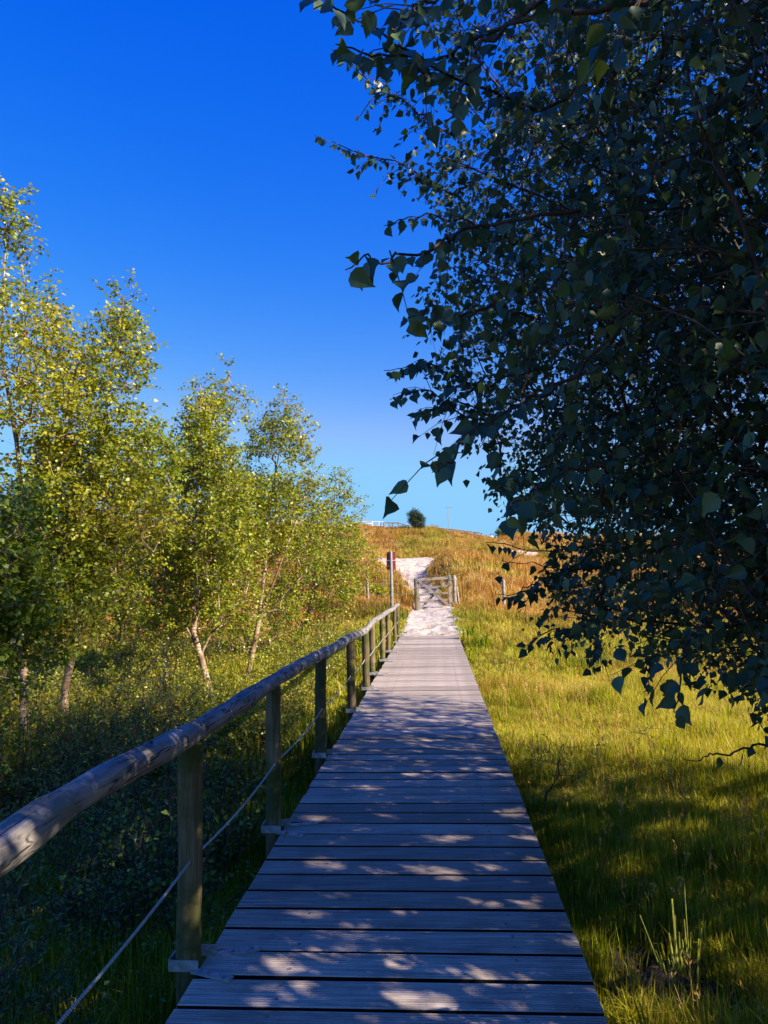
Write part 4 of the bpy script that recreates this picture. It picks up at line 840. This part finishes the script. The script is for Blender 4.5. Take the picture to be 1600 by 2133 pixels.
V, F_ = place(MID, P, np.stack([r.normal(0, 1, n), r.normal(0, 1, n), r.normal(0, .3, n)], -1), norm(r.normal(0, .4, (n, 3))+[0, 0, 1]), r.uniform(.012, .028, n))
put(bpy.data.objects.new('ground_cover', tri_mesh('ground_cover', V, F_, {'tone': np.repeat(r.uniform(.2, 1, n), 6)})), 'tiny leafy weeds along the right edge of the boardwalk', kind='stuff', mat=M['bushleaf'])

# mud patch, cut reeds, tufts
def patch(name, cx, cy, rx, ry, mat, lift, amp, lab=None):
    n = 40; a = np.linspace(-1, 1, n); A, B = np.meshgrid(a, a); rr_ = np.sqrt(A*A+B*B)
    XX = cx+A*rx; YY = cy+B*ry; ZZ = hgt(XX, YY)+np.where(rr_ < 1, lift*(1-rr_**3), -.05*(rr_-1)-.004)+amp*(n2(XX, YY, 9, 1)-.5)*(rr_ < 1)+amp*.6*(n2(XX, YY, 23, 1)-.5)*(rr_ < 1)
    I = np.arange(n*n).reshape(n, n); F_ = np.stack([I[:-1, :-1], I[:-1, 1:], I[1:, 1:], I[1:, :-1]], -1).reshape(-1, 4)
    rc_ = rr_.ravel()[F_].max(1) < 1.12; return put(bpy.data.objects.new(name, tri_mesh(name, np.stack([XX, YY, ZZ], -1), F_[rc_], None, True)), lab, kind='structure', mat=mat)
patch('mud', 1.02, 3.92, .42, .36, M['mud'], .05, .09)
patch('sand', -2.9, 24.6, 1.7, 2.6, M['sand'], .03, .04)
def tuft(name, lab, cat_, base, n, h, w, spread, mat, seed, tone=.7, lean=(.1, .5), group=None, wilt=0):
    r = np.random.default_rng(seed); b = np.array([base[0], base[1], float(hgt(*base))])
    P = np.stack([r.normal(0, spread, n), r.normal(0, spread, n), np.full(n, .0)], -1)
    o = blades(name, P, h*r.uniform(.5, 1.1, n), w*r.uniform(.7, 1.3, n), r.uniform(*lean, n), mat, tone+r.normal(0, .15, n), np.full(n, float(wilt)), None, r, kind=None)
    o.location = tuple(b); return put(o, lab, cat_, group)
gT = 'loose grass tufts beside the boardwalk'
tuft('grass_tuft', 'spiky pale green grass tuft at the bottom right end of the boardwalk', 'grass tuft', (.80, 3.55), 170, .20, .006, .07, M['grass'], 1, .8, (.4, 1.3), gT)
tuft('grass_tuft', 'small sunlit tuft on the near side of the mud patch', 'grass tuft', (1.32, 3.78), 90, .13, .005, .07, M['grass'], 2, .9, (.4, 1.3), gT)
tuft('grass_tuft', 'drooping grass tuft left of the cut reeds above the mud', 'grass tuft', (.90, 4.35), 120, .16, .005, .08, M['grass'], 3, .8, (.5, 1.3), gT)
gI = 'iris clumps at the far end of the boardwalk'
for k, (px, py, lab) in enumerate([(978, 1352, 'bright green iris clump right beside the far end of the boardwalk'), (1003, 1362, 'iris clump slightly nearer and further right of the deck end'), (970, 1375, 'small iris clump against the right deck edge')]):
    g = G(px, py, -.25); tuft('iris_clump', lab, 'plant', (g[0], g[1]), 34, .45, .035, .12, M['grass'], 10+k, .35, (.1, .6), gI, wilt=0)
    bpy.data.objects
# cut reed clump: flat stalks, some cut square
rb = np.array([1.13, 3.92]); rz_ = float(hgt(*rb))
reeds = empty('reed_clump', (rb[0], rb[1], rz_), 'clump of thick cut yellow-green reed stalks standing on the mud patch', 'reeds')
rr2 = random.Random(5)
RD = [(-.10, .30, .34, .02), (-.05, .42, .05, .02), (-.03, .52, -.02, .0), (-.01, .33, .02, .02), (.02, .30, -.02, 0), (.03, .62, .0, -.03), (.05, .40, -.02, .02), (.07, .36, .15, .0), (-.07, .24, -.22, .03), (-.04, .22, -.10, -.02), (-.09, .42, -.30, .02), (-.06, .20, -.05, .05), (.00, .18, .06, .04)]
RD += [(dx+rr2.uniform(-.04, .04), L*rr2.uniform(.5, .8), lx+rr2.uniform(-.15, .15), ly+rr2.uniform(-.05, .05)) for dx, L, lx, ly in RD]
for dx, L, lx, ly in RD:
    mb_ = MB(); a = rr2.uniform(-.5, .5); w = rr2.uniform(.004, .008); V = []; n = 6
    for k in range(n+1):
        t_ = k/n; c = Vector((dx*.7+lx*L*t_*.9+.02*lx*t_*t_, rr2.uniform(-.001, .001)+ly+.02*t_, -.02+L*.85*t_)); s = Vector((math.cos(a), math.sin(a), 0)); q_ = Vector((-math.sin(a), math.cos(a), 0)); ww = w*(1-.45*t_)
        V += [c-s*ww, c+q_*ww*.45, c+s*ww, c-q_*ww*.45]
    Fq = [(4*k+j, 4*k+(j+1) % 4, 4*k+4+(j+1) % 4, 4*k+4+j) for k in range(n) for j in range(4)]+[(4*n, 4*n+1, 4*n+2, 4*n+3)]
    m = bpy.data.meshes.new('stalk'); m.from_pydata(V, [], Fq); at = m.attributes.new('tone', 'FLOAT', 'POINT'); at.data.foreach_set('value', [min(1, .3+.6*rr2.random())]*len(V))
    put(bpy.data.objects.new('stalk', m), parent=reeds, mat=M['reed'])

# bare saplings and dead twigs on the right
def sapling(lab, pts, nt, spread, seed, leafy=0, rb_=.009, group=None, name='bare_sapling', cat_='sapling'):
    r = np.random.default_rng(seed); pts = [np.array(p) for p in pts]; b = pts[0].copy(); b[2] = float(hgt(b[0], b[1]))
    root = empty(name, tuple(b), lab, cat_, group); pts[0][2] = b[2]-.03
    e = pts[-1]; T_ = e+r.normal(0, 1, (nt, 3))*np.array([spread, spread, spread*.5])+[0, 0, spread*.15]; T_ = np.concatenate([T_, pts[len(pts)//2]+r.normal(0, spread*.7, (nt//3, 3))])
    T_[:, 2] = np.maximum(T_[:, 2], b[2]+.1); T_ = T_[(T_[:, 0] > DX1+.05)]
    PP, par, rd, tips, td = skeleton([pts], T_, r, up=.1, pl=.2, rtip=.0014, rbase=rb_)
    V, F_ = branches(PP, par, rd, 6, 4, .004); put(bpy.data.objects.new('stem', tri_mesh('stem', V-b, F_, None, True)), parent=root, mat=M['twig'])
    LP, LD, nr, sz, tw = sprays(PP[tips], td, r, 4, .12, .1, .022, 2, 1.0, .2, .2)
    k = r.random(len(LP)) < leafy; put(bpy.data.objects.new('twigs', tri_mesh('twigs', tw[0]-b, tw[1])), parent=root, mat=M['twig'], kind='stuff')
    if k.any(): crown_obj('leaves', MID, (LP-b)[k], LD[k], nr[k], sz[k], M['leaf'], root, r.uniform(.1, .8, k.sum()))
g0 = G(1127, 1705, -.45)
sapling('crooked little bare sapling leaning right from the deck edge', [g0, W(1138, 1655, g0[1]+.02), W(1165, 1615, g0[1]+.05), W(1162, 1580, g0[1]+.05)], 26, .17, 1, .25)
g0 = G(1375, 1580, -.42)
sapling('thin twig with a dark withered top in the right meadow', [g0, W(1362, 1550, g0[1]), W(1345, 1528, g0[1])], 14, .14, 2, .5, .007)
g0 = G(1045, 1420, -.40)
sapling('dry brushy twigs beside the right deck edge in the sunlit half', [g0, W(1050, 1400, g0[1]), W(1045, 1385, g0[1])], 30, .25, 3, .3, .008)
g0 = G(965, 1335, -.15)
sapling('small dark weed stem at the far right corner of the boardwalk', [g0, W(964, 1310, g0[1]), W(960, 1295, g0[1])], 14, .16, 4, .6, .008)

# ------------------------------------------------------------------ gate and fence line
gY = 28.7
def gp(px, py): return Vector(W(px, py, gY))
def basez(x, y): return float(hgt(x, y))
pl = gp(867, 1273); pr = gp(943, 1265)
x0, x1 = pl.x, pr.x; zt0 = gp(867, 1206).z; zt1 = gp(943, 1199).z
po = empty('gate_post', (x0, gY, pl.z), 'shorter dark gate post on the left, at the latch side of the wooden gate', 'gate post', 'gate posts')
MB().tube([(0, 0, -.3), (0, 0, (zt0-pl.z)*.5), (-.02, 0, zt0-pl.z)], [.055, .052, .05], 10, jit=.03, rs=rj).build('post', M['post'], po)
po = empty('gate_post', (x1+.09, gY, pr.z), 'tall silvery gate post with a pointed top on the hinge side', 'gate post', 'gate posts')
MB().tube([(0, 0, -.3), (0, 0, .6), (-.01, 0, zt1-pr.z-.04), (-.01, 0, zt1-pr.z+.02)], [.07, .068, .066, .04], 10, jit=.03, rs=rj).build('post', M['oldwood'], po)
po = empty('leaning_pole', (x1+.27, gY+.3, pr.z), 'grey pole leaning against the hinge post of the gate', 'pole')
MB().tube([(0, 0, -.2), (-.08, -.05, .6), (-.14, -.1, 1.12)], [.045, .045, .04], 9, jit=.03, rs=rj).build('pole', M['oldwood'], po)
gate = empty('field_gate', (x0, gY, pl.z), 'weathered five-bar wooden gate with crossed braces across the sand path', 'gate')
gw = x1-x0-.02; H0 = zt0-pl.z-.03; dz = pr.z-pl.z
def zz(f, x): return f*(H0)+(dz)*x/gw*(1-f*.45)+.03
MB().box((.09, -.02, zz(.5, 0)), (.085, .05, H0+.02)).build('stile', M['oldwood'], gate)
MB().box((gw-.05, -.02, zz(.5, gw)+.02), (.11, .05, H0+.02)).build('stile', M['oldwood'], gate)
for f, h in ((.0, .08), (.24, .075), (.47, .075), (.70, .075), (.97, .10)):
    MB().beam((.132, -.02, zz(f, .1)), (gw-.105, -.02, zz(f, gw-.1)), .03, h).build('bar', M['oldwood'], gate)
MB().beam((.12, -.06, zz(.94, .1)), (gw-.10, -.06, zz(.03, gw)), .028, .085).build('brace', M['oldwood'], gate)
MB().beam((.14, .022, zz(.02, .1)), (gw-.12, .022, zz(.90, gw)), .026, .08).build('brace', M['oldwood'], gate)
MB().box((gw+.01, -.05, zz(.9, gw)), (.22, .012, .04)).build('hinge', M['screw'], gate)
MB().box((gw+.01, -.05, zz(.12, gw)), (.22, .012, .04)).build('hinge', M['screw'], gate)
MB().box((.03, -.05, zz(.72, 0)), (.16, .012, .03)).build('latch', M['screw'], gate)
for px, top, bot, lab in ((766, 1206, 1263, 'thin pale fence post in the grass left of the sign'), (1050, 1207, 1267, 'round pale fence post standing alone right of the gate')):
    a = W(px, bot, 28.6); b = W(px, top, 28.6); z0 = basez(a[0], 28.6)
    r0 = .052 if px < 900 else .062
    o = MB().tube([(0, 0, -.3), (.01, 0, (b[2]-z0)*.5), (0, 0, b[2]-z0)], [r0, r0*.97, r0*.93], 12, jit=.03, rs=rj).build('fence_post', M['oldwood'], loc=(a[0], 28.6, z0)); put(o, lab, 'fence post', 'fence posts either side of the gate')
a = W(766, 1215, 28.6); b = (x0, gY, zt0-.08)
for k, dz_ in enumerate((0, -.42)):
    p0 = Vector((a[0]+.05, 28.6, a[2]+dz_)); p1 = Vector((b[0]-.05, b[1], b[2]+dz_)); n = 10
    o = MB().tube([p0.lerp(p1, i/n)-Vector((0, 0, .06*4*(i/n)*(1-i/n))) for i in range(n+1)], .006, 5).build('fence_wire', M['galv']); put(o, ['upper slack wire from the left fence post to the gate', 'lower slack wire from the left fence post to the gate'][k], 'wire', 'wires left of the gate')

# sign seen from behind
sY = 25.5; sa_ = W(817, 1283, sY); st = W(816.5, 1148, sY); sz0 = basez(sa_[0], sY)
sign = empty('trail_sign', (sa_[0], sY, sz0), 'tall post carrying a red-brown sign board seen from behind, left of the sand path', 'sign')
HT = st[2]-sz0
MB().tube([(0, 0, -.3), (0, 0, HT*.5), (0, 0, HT*.62)], [.058, .056, .054], 12, jit=.02, rs=rj).build('post', M['oldwood'], sign)
MB().tube([(0, 0, HT*.62), (0, 0, HT)], [.045, .045], 12).build('pole', M['galv'], sign)
zb = HT-.62
for q0, q1 in ((zb, zb+.30), (zb+.325, zb+.60)):
    MB().box((0, .06, (q0+q1)/2), (.30, .018, q1-q0), Matrix.Rotation(R_(-8), 3, 'Z')).build('sign_panel', M['redpaint'], sign)
MB().box((0, .045, zb+.3125), (.30, .012, .02), Matrix.Rotation(R_(-8), 3, 'Z')).build('strap', M['white'], sign)

# ------------------------------------------------------------------ things on the ridge
def ridge(px, Y): p = W(px, 1110, Y); return p[0], float(hgt(p[0], Y))
def rfence(lab, pts, Y, r_post=.06, nr_=(1.0,), group='fences along the dune ridge', white=False):
    X0, Z0 = ridge(pts[0][0], Y); root = empty('ridge_fence', (X0, Y, Z0), lab, 'fence', group); mt = M['white'] if white else M['oldwood']
    P = [Vector(W(px, py-2.5, Y)) for px, py in pts]
    for p in P:
        z0 = float(hgt(p.x, Y)); MB().tube([(p.x-X0, 0, z0-.3-Z0), (p.x-X0, 0, p.z-Z0-.05)], r_post, 7).build('post', mt, root)
    for f in nr_:
        for p, q_ in zip(P[:-1], P[1:]):
            a = Vector((p.x-X0, -.0, p.z-Z0)); b = Vector((q_.x-X0, -.0, q_.z-Z0)); dz_ = Vector((0, 0, -(1-f)*.7)); MB().tube([a+dz_, b+dz_], r_post*.95, 7).build('rail', mt, root)
rfence('grey rail fence on the ridge between the white box and the round bush', [(800, 1091), (811, 1091), (818, 1092), (830, 1091), (841, 1095), (852, 1097)], 76.5)
rfence('pale double-rail fence on the ridge at far left, behind the birch tips', [(738, 1091), (748, 1089), (762, 1089), (776, 1089), (789, 1089), (800, 1090)], 76.5, .04, (1.0, .45), white=True)
rfence('long low rail fence on the ridge right of the round bush', [(884, 1099), (906, 1101), (930, 1104), (952, 1106), (968, 1108), (980, 1110), (991, 1111), (1004, 1113)], 76)
X0, Z0 = ridge(770, 76); bx = empty('white_box', (X0, 76, Z0), 'white slatted box on legs on the ridge among the fence rails', 'box')
ztp = W(770, 1087, 76)[2]-Z0
MB().box((0, 0, ztp-.12), (.55, .4, .22)).build('body', M['white'], bx)
MB().box((0, 0, ztp+.02), (.66, .5, .05)).build('lid', M['white'], bx)
for sx in (-.22, .22): MB().box((sx, 0, (ztp-.23)/2-.1), (.06, .06, ztp-.23+.2)).build('leg', M['white'], bx)
# mast
X0, Z0 = ridge(935, 82); mt_ = W(935, 1055, 82)[2]; mast = empty('antenna_mast', (X0, 82, Z0), 'thin tall mast with a short crossbar behind the ridge', 'mast')
MB().tube([(0, 0, -.2), (0, 0, mt_-Z0)], [.045, .03], 6).build('pole', M['galv'], mast)
MB().tube([(-.38, 0, mt_-Z0-.12), (.45, 0, mt_-Z0-.12)], .022, 5).build('crossbar', M['galv'], mast)
MB().tube([(.1, 0, mt_-Z0-.16), (.1, 0, mt_-Z0+.06)], .03, 5).build('antenna', M['galv'], mast)
# stakes
k = 0
for px, tp in ((1010, 1116), (1013, 1113), (1017, 1116), (1029, 1117), (1031, 1114), (1063, 1104), (1069, 1106), (1073, 1103), (1079, 1108)):
    Yk = 75.5+.3*(k % 2); xx, z0 = ridge(px, Yk); zt = W(px, tp, Yk)[2]
    o = MB().tube([(0, 0, -.2), (.02, 0, max(.35, zt-z0))], .035, 6).build('stake', M['oldwood'], loc=(xx, Yk, z0))
    put(o, ['leftmost short stake between the ridge fence and the walker', 'taller stake just right of the ridge fence end', 'short stake closest to the left of the distant walker', 'shorter stake closest to the right of the distant walker', 'second stake right of the distant walker', 'leftmost stake on top of the right-hand dune', 'second stake on top of the right-hand dune', 'tallest stake on top of the right-hand dune', 'rightmost stake on top of the right-hand dune'][k], 'stake', 'stakes beside the walker' if px < 1040 else 'stakes on the right-hand dune'); k += 1
# round evergreen bush on the ridge
def bush(lab, px, Y, rx, h, lean, nt, seed, name='evergreen_bush', mat='pine', group=None, ls=.10):
    r = np.random.default_rng(seed); x, z = ridge(px, Y); b = np.array([x, Y, z]); root = empty(name, tuple(b), lab, 'bush', group)
    q_ = norm(r.normal(0, 1, (nt, 3)))*(r.random(nt)**.35)[:, None]; P = q_*[rx, rx*.8, h*.55]+[0, 0, h*.5]; P[:, 0] += lean*(P[:, 2]-h*.5); P *= (1+.25*(noise3(q_, 2.2, seed)-.5))[:, None]
    PP, par, rd, tips, td = skeleton([[(0, 0, -.1), (lean*.3, 0, h*.25), (lean*.4, 0, h*.6)]], P, r, rtip=.008, rbase=.06)
    V, F_ = branches(PP, par, rd, 5, 3); put(bpy.data.objects.new('trunk', tri_mesh('trunk', V, F_)), parent=root, mat=M['twig'])
    LP, LD, nr, sz, tw = sprays(PP[tips], td, r, 6, .3, .0, ls, 3, 1.0, .3, 0)
    crown_obj('crown', NAR if mat == 'pine' else LOW, LP, LD, nr, sz*1.3, M[mat], root, r.uniform(0, 1, len(LP)))
bush('dark green rounded bush standing alone on the dune ridge', 868, 74.6, .78, 1.75, -.22, 520, 3)
bush('low grey-green bush on the right-hand dune top beside the stakes', 1050, 75, .75, .8, 0, 160, 4, 'dune_bush', 'willow', 'low bushes on the dunes')
for k, (px, Y, rx, h, lab) in enumerate([(705, 36, .6, .5, 'dark low bush in the mound left of the thin fence post'), (790, 30.5, .4, .3, 'small green bush at the foot of the sign post'), (560, 50, 1.6, 1.6, 'rounded bush on the slope behind the pale birch'), (420, 45, 1.8, 1.6, 'wide bush on the slope behind the left birches'), (1270, 31, 1.1, 1.3, 'grey-green bush in the meadow behind the hanging branches'), (1420, 30, 1.4, 1.5, 'larger grey-green bush at the right end of the meadow')]):
    bush(lab, px, Y, rx, h, 0, 150, 30+k, 'dune_bush', 'heath' if k in (0, 2, 3) else ('leaf' if k == 1 else 'willow'), 'low bushes on the dunes', .07)

# ------------------------------------------------------------------ distant walker
xx, z0 = ridge(1023, 96); per = empty('person', (xx, 96, z0), 'distant walker in a pale top on the ridge path', 'person', rz=.3)
def body():
    J = {'pel': (0, 0, .92), 'chest': (0, 0, 1.25), 'neck': (0, .01, 1.47), 'head': (0, -.01, 1.60), 'top': (0, 0, 1.70),
         'hl': (-.10, 0, .88), 'kl': (-.11, -.10, .50), 'fl': (-.10, .02, .09), 'tl': (-.10, -.15, .03), 'hr': (.10, 0, .88), 'kr': (.10, .02, .48), 'fr': (.10, .14, .10), 'tr': (.10, -.02, .03),
         'sl': (-.19, 0, 1.40), 'el': (-.25, .06, 1.12), 'wl': (-.24, -.06, .88), 'gl': (-.23, -.09, .78), 'sr': (.19, 0, 1.40), 'er': (.25, -.04, 1.12), 'wr': (.24, -.16, .93), 'gr': (.23, -.2, .84)}
    R0 = {'pel': .15, 'chest': .15, 'neck': .055, 'head': .095, 'top': .07, 'hl': .095, 'kl': .06, 'fl': .045, 'tl': .035, 'hr': .095, 'kr': .06, 'fr': .045, 'tr': .035, 'sl': .06, 'el': .042, 'wl': .03, 'gl': .035, 'sr': .06, 'er': .042, 'wr': .03, 'gr': .035}
    E = [('pel', 'chest'), ('chest', 'neck'), ('neck', 'head'), ('head', 'top'), ('pel', 'hl'), ('hl', 'kl'), ('kl', 'fl'), ('fl', 'tl'), ('pel', 'hr'), ('hr', 'kr'), ('kr', 'fr'), ('fr', 'tr'), ('chest', 'sl'), ('sl', 'el'), ('el', 'wl'), ('wl', 'gl'), ('chest', 'sr'), ('sr', 'er'), ('er', 'wr'), ('wr', 'gr')]
    ks = list(J); m = bpy.data.meshes.new('body'); m.from_pydata([J[k_] for k_ in ks], [(ks.index(a), ks.index(b)) for a, b in E], []); o = bpy.data.objects.new('body', m)
    sk = o.modifiers.new('skin', 'SKIN'); 
    if not m.skin_vertices: m.attributes
    return o, ks, R0
o, ks, R0 = body(); put(o, parent=per, mat=M['skin'])
if len(o.data.skin_vertices) == 0:
    with bpy.context.temp_override(object=o, active_object=o): 
        try: bpy.ops.mesh.customdata_skin_add()
        except Exception as e_: print('skin', e_)
if len(o.data.skin_vertices):
    for i_, k_ in enumerate(ks): o.data.skin_vertices[0].data[i_].radius = (R0[k_], R0[k_]*(.75 if k_ in ('pel', 'chest') else 1))
    o.data.skin_vertices[0].data[0].use_root = True
o.modifiers.new('sub', 'SUBSURF').levels = 1; o.modifiers['sub'].render_levels = 2
MB().tube([(0, 0, .90), (0, 0, 1.05), (0, 0, 1.3), (0, 0, 1.42), (0, .01, 1.47)], [.19, .185, .2, .19, .08], 14).build('shirt', M['cloth'], per)
for s in (-1, 1):
    MB().tube([(s*.17, 0, 1.41), (s*.225, .02*s*-1, 1.25), (s*.25, .0, 1.13)], [.075, .07, .06], 10).build('sleeve', M['cloth'], per)
MB().tube([(-.10, 0, .97), (-.11, -.10, .50), (-.10, .02, .12)], [.13, .085, .07], 10).build('trousers_leg', M['denim'], per)
MB().tube([(.10, 0, .97), (.10, .02, .48), (.10, .14, .12)], [.13, .085, .07], 10).build('trousers_leg', M['denim'], per)
MB().tube([(0, .035, 1.56), (0, .02, 1.66), (0, .01, 1.73), (0, 0, 1.755)], [.085, .105, .075, .02], 12).build('hair', M['hair'], per)
